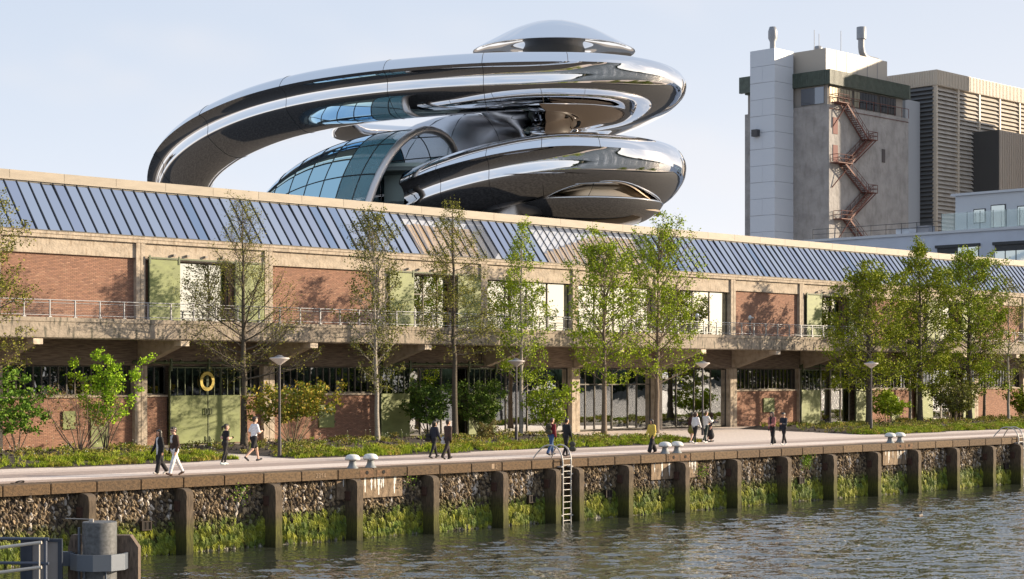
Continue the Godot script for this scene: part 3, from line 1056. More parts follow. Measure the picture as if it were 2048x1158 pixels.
func roof_landmark() -> void:
	var steel := mirror("polished_steel", lin(0.86, 0.86, 0.87), 0.022, 0.03, 0.05)
	var satin := mirror("satin_steel", lin(0.62, 0.62, 0.64), 0.34, 0.0)
	var gold := mirror("warm_steel", lin(0.60, 0.47, 0.33), 0.28, 0.0)
	var dark := plain("dark_core", lin(0.025, 0.028, 0.032), 0.4)
	var seam_m := plain("seam", lin(0.015, 0.015, 0.015), 0.6)
	var w := thing("spiral_stair", "mirror-polished steel double spiral stair with a dish canopy rising above the warehouse roof", "sculptural stair", Vector3(51.5, 0, -20.0), -deg_to_rad(45.2))
	# upper loop: full circle on the right, then unwinding to the left and down
	var up := []
	for k in 13:
		var a := -deg_to_rad(98.0) + deg_to_rad(188.0) * k / 12.0
		up.append(Vector3(cos(a) * 10.6, 27.35 - 0.9 * smoothstep(0.55, 0.0, float(k) / 12.0), sin(a) * 10.6))
	for p in [[-4.5, 10.55, 27.3], [-9.0, 9.75, 27.2], [-14.5, 7.9, 27.0], [-20.0, 5.2, 26.6], [-25.0, 1.6, 25.9], [-29.5, -3.2, 24.8], [-32.9, -8.6, 23.3], [-34.9, -14.6, 21.2], [-35.0, -20.6, 18.6], [-33.2, -26.0, 15.8], [-30.0, -30.0, 13.4]]:
		up.append(Vector3(p[0], p[2], p[1]))
	for i in up.size(): up[i].y += 0.42
	var path := spline(up, 6)
	# the path runs right-back -> front -> left; outward is on the viewer's side at the front
	var top := smooth_strip([Vector2(-4.3, -0.55), Vector2(-3.2, -0.12), Vector2(-1.9, 0.0), Vector2(-0.9, -0.1), Vector2(-0.25, -0.42), Vector2(0.1, -0.88)])
	var face := smooth_strip([Vector2(0.1, -0.88), Vector2(-0.28, -1.04), Vector2(-0.54, -1.28), Vector2(-0.65, -1.55), Vector2(-0.645, -1.85), Vector2(-0.62, -2.1), Vector2(-0.72, -2.32), Vector2(-1.05, -2.62), Vector2(-1.6, -3.0), Vector2(-2.3, -3.35), Vector2(-3.2, -3.5), Vector2(-4.0, -3.3), Vector2(-4.5, -2.7), Vector2(-4.65, -1.8), Vector2(-4.5, -0.9), Vector2(-4.3, -0.55)])
	var face_round := smooth_strip([Vector2(0.1, -0.88), Vector2(0.16, -1.04), Vector2(0.19, -1.28), Vector2(0.16, -1.55), Vector2(0.08, -1.85), Vector2(-0.06, -2.1), Vector2(-0.25, -2.34), Vector2(-0.6, -2.7), Vector2(-1.2, -3.15), Vector2(-2.2, -3.65), Vector2(-3.4, -4.1), Vector2(-4.8, -4.45), Vector2(-6.2, -4.65), Vector2(-7.4, -4.75), Vector2(-8.4, -4.7), Vector2(-8.5, -4.4)])
	var face_low := smooth_strip([Vector2(0.1, -0.88), Vector2(0.16, -1.04), Vector2(0.19, -1.28), Vector2(0.16, -1.55), Vector2(0.08, -1.85), Vector2(-0.06, -2.1), Vector2(-0.25, -2.3), Vector2(-0.6, -2.52), Vector2(-1.2, -2.68), Vector2(-2.1, -2.7), Vector2(-3.2, -2.62), Vector2(-4.0, -2.5), Vector2(-4.5, -2.3), Vector2(-4.65, -1.8), Vector2(-4.5, -0.9), Vector2(-4.3, -0.55)])
	var one := func(t: float) -> Vector2: return Vector2(1.0 + 0.12 * smoothstep(0.35, 0.6, t), 1.0 + 0.2 * smoothstep(0.35, 0.6, t))
	obj("upper_ribbon", ribbon(path, [top, face], one, [top, face_round]), steel, w)
	seams(w, path, [top, face], 9, 70, seam_m, one)
	# upper platform: dished underside and the trumpet of the hub
	var q := MB.new()
	q.lathe([Vector2(9.6, 27.3), Vector2(6.0, 27.5), Vector2(2.0, 27.6)], 48)
	obj("platform_shell", q, steel, w)
	q = MB.new()
	var prof := spline([Vector2(2.5, 18.5), Vector2(2.1, 20.5), Vector2(1.95, 22.0), Vector2(2.15, 22.9), Vector2(3.0, 23.5), Vector2(4.3, 23.9), Vector2(5.15, 24.5), Vector2(5.2, 25.2), Vector2(4.6, 25.9)], 5)
	q.lathe(prof, 40, Vector3(-0.4, 0, 0.8))
	obj("hub", q, steel, w)
	q = MB.new()
	q.lathe([Vector2(2.25, 27.0), Vector2(2.25, 28.2), Vector2(2.5, 29.6)], 32, Vector3(0.3, 0, 0))
	obj("canopy_stem", q, dark, w)
	# canopy dish
	q = MB.new()
	q.lathe(spline([Vector2(1.6, 29.45), Vector2(3.6, 29.7), Vector2(5.4, 29.55), Vector2(6.25, 29.38), Vector2(6.42, 29.36)], 6), 64, Vector3(0.3, -0.05, 0))
	q.lathe(spline([Vector2(6.42, 29.36), Vector2(6.35, 29.46), Vector2(5.2, 30.1), Vector2(3.6, 30.95), Vector2(2.2, 31.5), Vector2(1.5, 31.66), Vector2(0.02, 31.7)], 6), 64, Vector3(0.3, -0.05, 0))
	obj("canopy", q, steel, w)
	q = MB.new()
	q.tube([Vector3(-0.1, 31.72, 0.8), Vector3(0.9, 31.72, 0.8)], 0.04, 5)
	obj("canopy_rail", q, seam_m, w)
	# lower loop
	var lo := []
	for k in 13:
		var a := -deg_to_rad(170.0) + deg_to_rad(255.0) * k / 12.0
		lo.append(Vector3(cos(a) * 10.6, 21.75 - 0.5 * smoothstep(0.5, 0.0, float(k) / 12.0), sin(a) * 10.6))
	for p in [[-2.6, 10.3, 21.45], [-6.1, 9.2, 20.9], [-9.2, 7.6, 20.2], [-11.6, 6.2, 19.4]]: lo.append(Vector3(p[0], p[2], p[1]))
	var lp := spline(lo, 6)
	var big := func(_t: float) -> Vector2: return Vector2(1.0, 1.36)
	obj("lower_ribbon", ribbon(lp, [top, face], big, [top, face_low], [top, face_round]), steel, w)
	seams(w, lp, [top, face], 7, 68, seam_m, big)
	q = MB.new()
	q.lathe([Vector2(9.6, 21.2), Vector2(6.0, 21.4), Vector2(2.0, 21.5)], 48, Vector3.ZERO, -1.7, 1.6)
	obj("platform_deck", q, plain("deck_timber", lin(0.07, 0.052, 0.04), 0.8), w)
	# the bowl under the lower loop with the warm band in its mouth
	q = MB.new()
	q.lathe(spline([Vector2(1.5, 15.1), Vector2(3.0, 15.2), Vector2(4.6, 15.55), Vector2(5.7, 16.2), Vector2(6.15, 16.75), Vector2(6.2, 16.95), Vector2(6.0, 17.0), Vector2(5.6, 16.8)], 5), 56, Vector3(2.6, 0.1, 2.2))
	obj("lower_bowl", q, steel, w)
	q = MB.new()
	q.lathe([Vector2(5.5, 16.3), Vector2(5.0, 17.3), Vector2(5.4, 18.6)], 48, Vector3(3.2, 0, 1.8))
	obj("inner_band", q, gold, w)
	q = MB.new()
	q.lathe(spline([Vector2(5.0, 18.2), Vector2(7.5, 17.75), Vector2(9.2, 17.9), Vector2(10.1, 18.6)], 4), 48, Vector3.ZERO, -2.6, 1.4)
	obj("underside", q, steel, w)
	# core below: dark glass drum with mullions, and a satin column
	q = MB.new()
	q.lathe([Vector2(3.9, 13.3), Vector2(3.9, 17.9)], 28, Vector3(-0.6, 0, -0.5))
	obj("core_glazing", q, mirror("core_glass", lin(0.10, 0.13, 0.15), 0.03), w)
	q = MB.new()
	for k in 16:
		var a := TAU * k / 16.0
		q.tube([Vector3(-0.6 + cos(a) * 3.95, 13.3, -0.5 + sin(a) * 3.95), Vector3(-0.6 + cos(a) * 3.95, 17.9, -0.5 + sin(a) * 3.95)], 0.06, 5)
	obj("core_mullion", q, dark, w)
	q = MB.new()
	q.lathe([Vector2(1.7, 13.3), Vector2(1.6, 16.0), Vector2(1.9, 18.8)], 28, Vector3(-3.4, 0, 3.6))
	obj("satin_column", q, satin, w)
	block("landing_roof", -0.6, 7.5, 13.4, 15.0, -3.0, 3.0, gold, w)
	# swelling back loop and the satin hood behind the glass
	var bl := []
	for p in [[-3.5, -12.4, 25.3], [-6.0, -12.0, 25.2], [-11.0, -10.0, 25.0], [-14.6, -6.6, 24.75], [-16.4, -3.4, 24.5]]: bl.append(Vector3(p[0], p[2], p[1]))
	var bs := smooth_strip([Vector2(-2.6, -0.5), Vector2(-1.6, -0.05), Vector2(-0.5, -0.1), Vector2(0.2, -0.5), Vector2(0.3, -0.9), Vector2(0.0, -1.25), Vector2(-1.0, -1.5), Vector2(-2.2, -1.4), Vector2(-2.6, -0.9), Vector2(-2.6, -0.5)])
	obj("back_ribbon", ribbon(spline(bl, 6), [bs], func(t: float) -> Vector2: return Vector2(1.3, 1.0) * (1.0 - 0.93 * smoothstep(0.8, 1.0, t)) * (0.05 + 0.95 * smoothstep(0.0, 0.25, t))), steel, w)
	q = MB.new()
	q.ball(Vector3(-6.4, 18.6, -6.0), Vector3(9.2, 6.7, 5.0), 18)
	obj("hood", q, satin, w)
	q = MB.new()
	for a in [0.9, 1.35, 1.9]:
		var pts := []
		for k in 13:
			var e := PI * k / 12.0
			pts.append(Vector3(-6.4 - cos(a) * 9.22 * sin(e), 18.6 + 6.72 * cos(e) * 1.0, -6.0 + 5.02 * sin(a) * sin(e)))
		q.tube(pts, 0.025, 4)
	obj("hood_seam", q, seam_m, w)
	glass_snail(w, seam_m)

func seams(w: Node, path: Array, strips: Array, step: int, first: int, m: Material, scale_at: Callable) -> void:
	var i := first
	while i < path.size() - 4:
		var q := MB.new()
		var d: Vector3 = (path[min(i + 1, path.size() - 1)] - path[i - 1]).normalized()
		var o := Vector3(d.z, 0, -d.x).normalized()
		var k: Vector2 = scale_at.call(float(i) / (path.size() - 1))
		for s in strips:
			var ring := []
			for p in s: ring.append(path[i] + o * p.x * k.x + Vector3.UP * p.y * k.y)
			q.tube(ring, 0.022, 4, false)
		obj("panel_seam", q, m, w)
		i += step

func glass_snail(w: Node, seam_m: Material) -> void:
	var g := Node3D.new()
	g.name = "glass_shell"
	w.add_child(g)
	var arch := spline([Vector3(-14.6, 13.4, 9.2), Vector3(-14.0, 15.8, 8.7), Vector3(-13.0, 18.8, 7.7), Vector3(-11.6, 21.3, 5.9), Vector3(-9.9, 22.75, 3.2), Vector3(-8.3, 22.55, 0.6), Vector3(-7.5, 21.2, -1.4), Vector3(-7.2, 18.6, -2.6), Vector3(-7.1, 15.0, -3.0)], 3)
	var q := MB.new()
	q.tube(arch, 0.30, 12)
	obj("arch_tube", q, mirror("arch_steel", lin(0.62, 0.59, 0.57), 0.4), g)
	var tip := Vector3(-24.2, 13.2, 1.5)
	var nu := 8
	var nt := 8
	var pt := func(u: float, t: float) -> Vector3:
		var f := u * (arch.size() - 1)
		var i := int(min(floor(f), arch.size() - 2))
		var a: Vector3 = arch[i].lerp(arch[i + 1], f - i)
		var base: Vector3 = a.lerp(tip, t)
		var s := sqrt(maxf(0.0, 1.0 - t * t))
		return Vector3(base.x, 13.0 + (a.y - 13.0) * s, lerpf(tip.z, a.z, s))
	var glass := plain("shell_glass", Color(0.55, 0.80, 0.86, 0.35), 0.02)
	glass.transparency = BaseMaterial3D.TRANSPARENCY_ALPHA
	glass.metallic_specular = 1.0
	var tints := [mirror("shell_blue", lin(0.40, 0.66, 0.88), 0.02), mirror("shell_teal", lin(0.48, 0.70, 0.76), 0.02)]
	for a in nu:
		for b in nt:
			q = MB.new()
			var ring := []
			for i in 5:
				var row := []
				for j in 5: row.append(pt.call((a + lerpf(0.02, 0.98, j / 4.0)) / nu, (b + lerpf(0.02, 0.98, i / 4.0)) / nt))
				ring.append(row)
			q.rings(ring, false)
			obj("pane", q, glass if b < 2 else tints[0 if a in [3, 4, 5] else 1], g)
	q = MB.new()
	for b in nt:
		var l := []
		for k in 33: l.append(pt.call(k / 32.0, float(b) / nt))
		q.tube(l, 0.045, 5)
	for a in range(1, nu):
		var l := []
		for k in 25: l.append(pt.call(float(a) / nu, k / 24.5))
		q.tube(l, 0.045, 5)
	obj("glazing_bar", q, seam_m, g)
	# floor landings and pale walls seen through the glass
	q = MB.new()
	q.lathe([Vector2(3.0, 13.4), Vector2(3.0, 20.2)], 20, Vector3(-10.5, 0, 0.2), -2.6, 0.2)
	obj("inner_wall", q, plain("pale_wall", lin(0.48, 0.58, 0.55), 0.8), g)
	q = MB.new()
	for y in [16.6, 19.3]: q.lathe([Vector2(0.1, y), Vector2(3.1, y), Vector2(3.1, y + 0.5), Vector2(0.1, y + 0.5)], 20, Vector3(-11.4, 0, 1.0))
	obj("landing", q, plain("landing_grey", lin(0.20, 0.24, 0.23), 0.7), g)

# ---------- grain silo with its fire stair
func silo() -> void:
	var w := thing("silo_tower", "tall weathered concrete grain silo with a white clad shaft and a red zigzag fire stair", "silo", Vector3(164.55, 0, -72.02))
	var conc := stained("silo_concrete", lin(0.30, 0.288, 0.28), Color(0.94, 0.935, 0.93), 0.92)
	mats.silo_concrete.uv1_scale = Vector3(0.045, 0.05, 0.045)
	mats.silo_concrete.uv2_scale = Vector3(0.10, 0.03, 0.10)
	var clad := plain("white_cladding", lin(0.48, 0.52, 0.58), 0.45)
	var warm_clad := plain("penthouse_panel", lin(0.36, 0.33, 0.29), 0.5)
	var gm := mottled("dark_green_sheet", lin(0.055, 0.075, 0.06), 0.5, Vector3(0.2, 0.2, 0.2))
	var darkw := mirror("silo_window", lin(0.22, 0.23, 0.25), 0.05)
	var warmw := mirror("silo_window_lit", lin(0.75, 0.68, 0.52), 0.05)
	var rust := plain("red_steel", lin(0.12, 0.042, 0.032), 0.7)
	var grey := plain("duct_grey", lin(0.25, 0.26, 0.28), 0.5, 0.3)
	# body: local x 0..20.9 along the lit face, z 0..-26 back
	block("concrete_wall", 0, 20.9, -6, 42.9, -15.2, 0, conc, w)
	block("window_storey", 0.5, 20.2, 42.9, 46.4, -15.0, -0.6, plain("storey_grey", lin(0.27, 0.25, 0.23), 0.8), w)
	var q := MB.new()
	q.bx(-0.25, 21.1, 45.8, 47.9, -15.0, 0.25)
	var band := obj("sheet_band", q, gm, w)
	q = MB.new()
	for k in 70: q.bx(-0.2 + 0.3 * k, -0.05 + 0.3 * k, 45.8, 47.9, 0.25, 0.31)
	for k in 20: q.bx(-0.31, -0.25, 45.8, 47.9, -0.3 * k - 0.15, -0.3 * k)
	obj("rib", q, gm, band)
	block("window_band", 0.65, 18.35, 43.15, 45.72, -0.6, -0.56, plain("band_dark", lin(0.035, 0.033, 0.032), 0.6), w)
	# strip windows, pane by pane
	var n := 0
	for s in [[0.8, 6.6, 8], [7.1, 13.2, 8], [13.9, 18.2, 6]]:
		for k in s[2]:
			var xa := lerpf(s[0], s[1], float(k) / s[2])
			var xb := lerpf(s[0], s[1], float(k + 1) / s[2])
			block("window_pane", xa + 0.05, xb - 0.05, 43.3, 44.4, -0.6, -0.5, darkw if n > 9 else warmw, w)
			block("window_pane", xa + 0.05, xb - 0.05, 44.5, 45.6, -0.6, -0.5, warmw if n < 10 else darkw, w)
			n += 1
	block("side_window", 0.38, 0.5, 43.2, 45.6, -5.2, -1.2, darkw, w)
	# penthouse and roof plant
	block("penthouse", 0.6, 16.6, 47.9, 51.2, -14.6, -1.0, warm_clad, w)
	block("roof_hut", 17.2, 20.4, 47.9, 51.0, -14, -5.0, plain("hut", lin(0.16, 0.12, 0.10), 0.8), w)
	q = MB.new()
	for k in 6: q.bx(0.6 + 2.66 * k, 0.66 + 2.66 * k, 47.95, 51.22, -1.0, -0.96)
	obj("panel_joint", q, grey, w)
	for d in [[-2.2, -8.4, 51.6, 2.6, 0.42], [4.4, -5.0, 51.2, 1.0, 0.4], [13.0, -3.2, 51.0, 4.2, 0.4]]:
		q = MB.new()
		var o := Vector3(d[0], 0, d[1])
		if d[3] > 4.0:
			q.tube([o + Vector3(4.2, 51.6, 0), o + Vector3(1.9, 51.65, 0), o + Vector3(0.8, 51.85, 0), o + Vector3(0.15, 52.5, 0), o + Vector3(0, 53.2, 0), o + Vector3(0, 54.8, 0)], 0.5, 12)
			q.lathe([Vector2(0.72, 54.4), Vector2(0.72, 56.2), Vector2(0.02, 56.25)], 14, o)
		else:
			q.lathe([Vector2(d[4], d[2] - 2.5), Vector2(d[4], d[2] + d[3] * 0.4), Vector2(d[4] * 1.6, d[2] + d[3] * 0.6), Vector2(d[4] * 1.6, d[2] + d[3]), Vector2(d[4] * 1.15, d[2] + d[3] * 1.25), Vector2(0.02, d[2] + d[3] * 1.25)], 14, o)
		obj("exhaust_pipe", q, grey, w)
	for m in [[3.2, 54.0], [2.0, 54.4], [8.8, 55.2]]: rod("mast", Vector3(m[0], 51.0, -4), Vector3(m[0], m[1], -4), 0.05, grey, w, 4)
	# white clad shaft on the left face, each sheet a panel
	for k in 22:
		var y0 := -2.0 + 2.42 * k
		block("cladding_sheet", -4.61, -0.02, y0 + 0.02, y0 + 2.40, -10.7, -6.28, clad, w)
		if k % 2 == 0: block("cladding_sheet", -4.64, -4.612, y0 + 0.05, y0 + 2.38, -10.6, -8.5, clad, w)
	block("shaft_core", -4.5, -0.1, -4, 50.5, -10.6, -6.4, plain("joint_grey", lin(0.2, 0.21, 0.23), 0.7), w)
	q = MB.new()
	q.bx(-5.4, -4.66, 38.6, 39.6, -9.9, -8.9)
	obj("floodlight", q, plain("lampbox", lin(0.04, 0.04, 0.045), 0.5), w)
	block("rear_band", -0.9, -0.31, 46.0, 48.4, -15.6, -11.0, gm, w)
	# fire stair
	var s := Node3D.new()
	s.name = "fire_stair"
	w.add_child(s)
	var z := 0.75
	for f in [[2.6, 43.2, 8.2, 38.5], [9.3, 38.5, 3.5, 34.5], [2.2, 34.5, 8.2, 30.7], [9.3, 30.7, 3.3, 26.4], [3.4, 26.4, 10.2, 21.6]]:
		q = MB.new()
		var a := Vector3(f[0], f[1], 0)
		var b := Vector3(f[2], f[3], 0)
		for zz in [z - 0.55, z + 0.55]:
			q.box((a + b) * 0.5 + Vector3(0, -0.1, zz), Vector3(a.distance_to(b), 0.26, 0.07), Basis(Vector3.BACK, atan2(b.y - a.y, b.x - a.x)))
			q.tube([a + Vector3(0, 1.0, zz), b + Vector3(0, 1.0, zz)], 0.05, 4)
			q.tube([a + Vector3(0, 0.5, zz), b + Vector3(0, 0.5, zz)], 0.035, 4)
			for k in 5:
				var p := a.lerp(b, (k + 0.5) / 5.0) + Vector3(0, 0, zz)
				q.tube([p, p + Vector3(0, 1.0, 0)], 0.04, 4)
		for k in 17:
			var p := a.lerp(b, k / 17.0)
			q.bx(p.x - 0.15, p.x + 0.15, p.y - 0.03, p.y + 0.03, z - 0.5, z + 0.5)
		obj("flight", q, rust, s)
	for l in [[0.3, 2.9, 43.2], [7.9, 10.3, 38.5], [0.2, 3.8, 34.5], [7.9, 10.3, 30.7], [1.0, 3.7, 26.4]]:
		q = MB.new()
		q.bx(l[0], l[1], l[2] - 0.12, l[2], 0.05, 1.5)
		for e in [[l[0], 1.45], [l[1], 1.45], [(l[0] + l[1]) * 0.5, 1.45], [l[0] if l[0] < 5.0 else l[1], 0.1]]:
			q.tube([Vector3(e[0], l[2], e[1]), Vector3(e[0], l[2] + 1.15, e[1])], 0.05, 4)
		for y in [0.55, 1.12]:
			q.tube([Vector3(l[0], l[2] + y, 1.45), Vector3(l[1], l[2] + y, 1.45)], 0.045, 4)
			var ex: float = l[0] if l[0] < 5.0 else l[1]
			q.tube([Vector3(ex, l[2] + y, 0.1), Vector3(ex, l[2] + y, 1.45)], 0.045, 4)
		var out: float = l[1] if l[0] < 5.0 else l[0]
		var ins: float = l[0] + 0.4 if l[0] < 5.0 else l[0] - 1.6
		q.tube([Vector3(out - 0.2 if l[0] < 5.0 else l[1] - 0.2, l[2] - 0.1, 1.3), Vector3(ins, l[2] - 3.6, 0.1)], 0.09, 4)
		obj("landing", q, rust, s)
	for d in [39.0, 35.0]: block("stair_door", 0.9, 2.1, d - 0.3, d + 2.1, 0.0, 0.08, plain("red_door", lin(0.11, 0.02, 0.018), 0.7), w)
	block("wall_hatch", 13.6, 14.4, 35.6, 37.6, 0.0, 0.1, plain("hatch_dark", lin(0.07, 0.06, 0.06), 0.8), w)
	q = MB.new()
	for y in [41.9, 43.9]: q.tube([Vector3(-0.1, y + 0.4, 0.1), Vector3(20.7, y + 0.4, 0.1)], 0.05, 4)
	for k in 12: q.tube([Vector3(1.9 * k - 0.1, 42.9, 0.1), Vector3(1.9 * k - 0.1, 44.3, 0.1)], 0.05, 4)
	obj("parapet_rail", q, rust, w)

# ---------- louvred hall right of the silo
func louvred_hall() -> void:
	var w := thing("louvred_hall", "industrial hall clad in wide grey louvres with a pale ribbed parapet, right of the silo", "industrial building", Vector3(193.3, 0, -72.02))
	var sheet := plain("pale_sheet", lin(0.50, 0.44, 0.36), 0.5)
	var lou := mottled("louvre_metal", lin(0.46, 0.42, 0.37), 0.5, Vector3(0.1, 0.1, 0.1), 0.85, 1.1)
	var dk := plain("louvre_back", lin(0.08, 0.08, 0.08), 0.8)
	block("core", 0.0, 60, -4, 48.9, -30, -0.45, dk, w)
	block("corner_strip", -4.6, -0.45, -4, 46.5, -4.4, -2.6, plain("strip_grey", lin(0.36, 0.38, 0.41), 0.5), w)
	var q := MB.new()
	q.bx(-0.3, 60.3, 48.9, 51.3, -30, 0.3)
	var p := obj("parapet", q, sheet, w)
	q = MB.new()
	for k in 130: q.bx(0.45 * k - 0.2, 0.45 * k + 0.0, 48.95, 51.25, 0.3, 0.38)
	for k in 30: q.bx(-0.38, -0.3, 48.95, 51.25, -0.45 * k - 0.3, -0.45 * k - 0.1)
	obj("rib", q, sheet, p)
	var sl := MB.new()
	sl.box(Vector3.ZERO, Vector3(6.0, 0.05, 0.86), Basis(Vector3.RIGHT, 0.95))
	var slat := sl.mesh(lou)
	var sd := MB.new()
	sd.box(Vector3.ZERO, Vector3(0.62, 0.05, 5.6), Basis(Vector3.BACK, 0.9))
	var side := sd.mesh(plain("louvre_dark", lin(0.11, 0.115, 0.12), 0.6))
	for c in 5:
		q = MB.new()
		q.bx(c * 6.4 - 0.2, c * 6.4 + 0.2, 14, 48.9, -0.5, 0.2)
		obj("mullion", q, sheet, w)
		var bottom := 42.4 if c > 1 else 16.0
		var y := 48.5
		while y > bottom:
			put("louvre", slat, w, Transform3D(Basis(), Vector3(c * 6.4 + 3.2, y, -0.1)))
			y -= 0.66
	var y := 48.5
	while y > 14.0:
		put("louvre", side, w, Transform3D(Basis(), Vector3(-0.25, y, -3.1)))
		y -= 0.66
	# ribbed lower block standing out in front
	q = MB.new()
	q.bx(11.2, 60, 8, 42.6, -0.4, 4.6)
	var lb := obj("lower_block", q, plain("lower_sheet", lin(0.42, 0.36, 0.30), 0.55), w)
	q = MB.new()
	for k in 60: q.bx(11.4 + 0.7 * k, 11.7 + 0.7 * k, 8, 42.5, 4.6, 4.72)
	for k in 7: q.bx(11.08, 11.2, 8, 42.5, 0.2 + 0.6 * k, 0.45 + 0.6 * k)
	obj("rib", q, plain("lower_sheet", lin(0.42, 0.36, 0.30), 0.55), lb)
	q = MB.new()
	q.bx(10.9, 11.07, 8, 42.6, -0.3, 4.58)
	obj("dark_flank", q, plain("flank", lin(0.045, 0.045, 0.045), 0.7), w)
	q = MB.new()
	q.bx(24, 36, 51.9, 52.1, -7, -4)
	for k in 5: q.bx(24.5 + 2.4 * k, 26.3 + 2.4 * k, 52.1, 52.7, -6.8, -4.4)
	for k in 4: q.bx(24.5 + 3.6 * k, 24.7 + 3.6 * k, 51.3, 51.9, -6, -5.8)
	obj("roof_cooler", q, plain("cooler", lin(0.03, 0.03, 0.03), 0.6), w)

# ---------- white office block with a glazed roof terrace
func office() -> void:
	var w := thing("office_block", "white rendered office block with a glass-fenced roof terrace and a pavilion on top", "office building", Vector3(112.85, 0, -39.5))
	var white := mottled("white_render", lin(0.52, 0.57, 0.66), 0.7, Vector3(0.05, 0.05, 0.05), 0.94, 1.04)
	var pale := plain("pavilion_white", lin(0.55, 0.58, 0.62), 0.6)
	var fm := plain("office_frame", lin(0.03, 0.035, 0.04), 0.5)
	var glass := mirror("office_glass", lin(0.62, 0.66, 0.62), 0.03)
	block("wall", 0, 24, -2, 18.45, -0.5, 46, white, w)
	block("coping", -0.15, 24.1, 18.45, 18.72, -0.65, 46.1, pale, w)
	for s in [[17.05, 21.9, 4], [23.75, 31.0, 6]]:
		var q := MB.new()
		q.bx(-0.22, 0.0, 16.95, 17.25, s[0] - 0.2, s[1] + 0.2)
		q.bx(-0.06, -0.005, 14.4, 16.95, s[0], s[1])
		var o := obj("window", q, fm, w)
		for k in s[2]:
			var za := lerpf(s[0], s[1], float(k) / s[2])
			block("pane", -0.1, -0.07, 14.4, 16.3 if k < s[2] - 2 else 16.9, za + 0.06, lerpf(s[0], s[1], float(k + 1) / s[2]) - 0.06, glass, o)
	# pavilion set back on the terrace
	block("pavilion", 1.2, 14.0, 18.72, 22.4, 18.45, 42, pale, w)
	block("pavilion_roof", 1.0, 14.3, 22.4, 22.65, 18.0, 42.3, pale, w)
	for s in [[20.6, 22.0, 20.9, 0], [22.6, 24.3, 21.2, 1], [25.6, 26.9, 20.9, 1], [28.2, 30.0, 21.0, 0]]:
		var o := block("pavilion_window", 1.14, 1.198, 18.8 if s[3] else 19.4, s[2], s[0], s[1], fm, w)
		block("pane", 1.11, 1.138, (18.8 if s[3] else 19.4) + 0.1, s[2] - 0.1, s[0] + 0.1, s[1] - 0.1, glass, o)
	var bal := Node3D.new()
	bal.name = "terrace_fence"
	w.add_child(bal)
	var clear := plain("fence_glass", Color(0.8, 0.9, 0.88, 0.25), 0.03)
	clear.transparency = BaseMaterial3D.TRANSPARENCY_ALPHA
	clear.metallic_specular = 0.7
	for k in 12:
		block("glass_panel", 0.25, 0.28, 18.75, 20.55, 17.4 + 1.5 * k, 18.85 + 1.5 * k, clear, bal)
		rod("post", Vector3(0.3, 18.7, 17.37 + 1.5 * k), Vector3(0.3, 20.6, 17.37 + 1.5 * k), 0.035, fm, bal, 4)
	var rl := MB.new()
	for k in 9: rl.tube([Vector3(0.4, 18.7, 1.0 + 1.9 * k), Vector3(0.4, 19.9, 1.0 + 1.9 * k)], 0.04, 4)
	for y in [19.3, 19.85]: rl.tube([Vector3(0.4, y, 1.0), Vector3(0.4, y, 17.3)], 0.03, 4)
	obj("roof_rail", rl, fm, w)
	block("roof_unit", 0.6, 2.0, 18.72, 19.3, 11.6, 13.2, pale, w)
	block("roof_unit", 0.6, 1.8, 18.72, 19.5, 14.2, 15.6, plain("unit_grey", lin(0.3, 0.3, 0.32), 0.6), w)

# ---------- the opposite bank, which the windows and the steel mirror
func far_bank() -> void:
	var q := MB.new()
	q.bx(-700, 900, -6, -0.6, 400, 700)
	struct("far_bank_ground", q, mottled("far_soil", lin(0.08, 0.075, 0.06), 0.95, Vector3(0.05, 0.05, 0.05)))
	var r := RandomNumberGenerator.new()
	r.seed = 12
	var words := ["low dark brick warehouse", "tall grey apartment tower", "wide brown brick block", "slim pale tower", "stepped grey block", "long dark storage shed", "red brick block", "broad concrete block", "narrow dark tower", "flat-roofed tan block", "grey gabled depot", "white slab block"]
	for i in 12:
		var x := -420.0 + 75.0 * i
		var h := [10.0, 18.0, 13.0, 20.0, 14.0, 9.0, 13.0, 11.0, 21.0, 12.0, 10.0, 15.0][i] as float
		var wd := 24.0 + 30.0 * r.randf()
		var b := thing("bank_building", words[i] + " on the opposite bank of the basin", "building", Vector3(x + 120.0, -0.6, 440))
		var c := 0.05 + 0.14 * r.randf()
		block("wall", -wd * 0.5, wd * 0.5, 0, h, -9, 9, plain("bank_wall_%d" % i, lin(c, c * 0.86, c * 0.75), 0.85), b)
		var n := int(wd / 4.0)
		q = MB.new()
		for k in n:
			for f in int(h / 3.4): q.bx(-wd * 0.5 + 4.0 * k + 1.0, -wd * 0.5 + 4.0 * k + 2.8, 1.0 + 3.4 * f, 2.8 + 3.4 * f, -9.05, -8.9)
		obj("window", q, plain("bank_window", lin(0.03, 0.035, 0.04), 0.2), b)
	q = MB.new()
	var lm := vcol("bank_leaves", 0.8)
	for i in 420:
		q.col = Color(0.035, 0.05, 0.018) * (0.6 + 0.8 * r.randf())
		var s := 3.2 + 2.8 * r.randf()
		q.ball(Vector3(r.randf_range(-420, 720), s * 0.9 + r.randf() * 6.0 * r.randf(), 408 + r.randf_range(-5, 5)), Vector3(s, s * (0.9 + 0.6 * r.randf()), s), 5)
	tag(obj("bank_trees", q, lm), "", "", "", "stuff")

func out_of_view_tower() -> void:     # shades the lower silo from the low sun
	var w := thing("mill_block", "plain grey mill block standing far to the right, outside the photo", "industrial building", Vector3(209.5, 0, -43.5))
	block("tall_wing", 0, 20, -2, 61.5, -10, 0, plain("mill_grey", lin(0.3, 0.29, 0.28), 0.8), w)
	block("low_wing", 20.01, 29, -2, 54.0, -10, 0, plain("mill_grey", lin(0.3, 0.29, 0.28), 0.8), w)

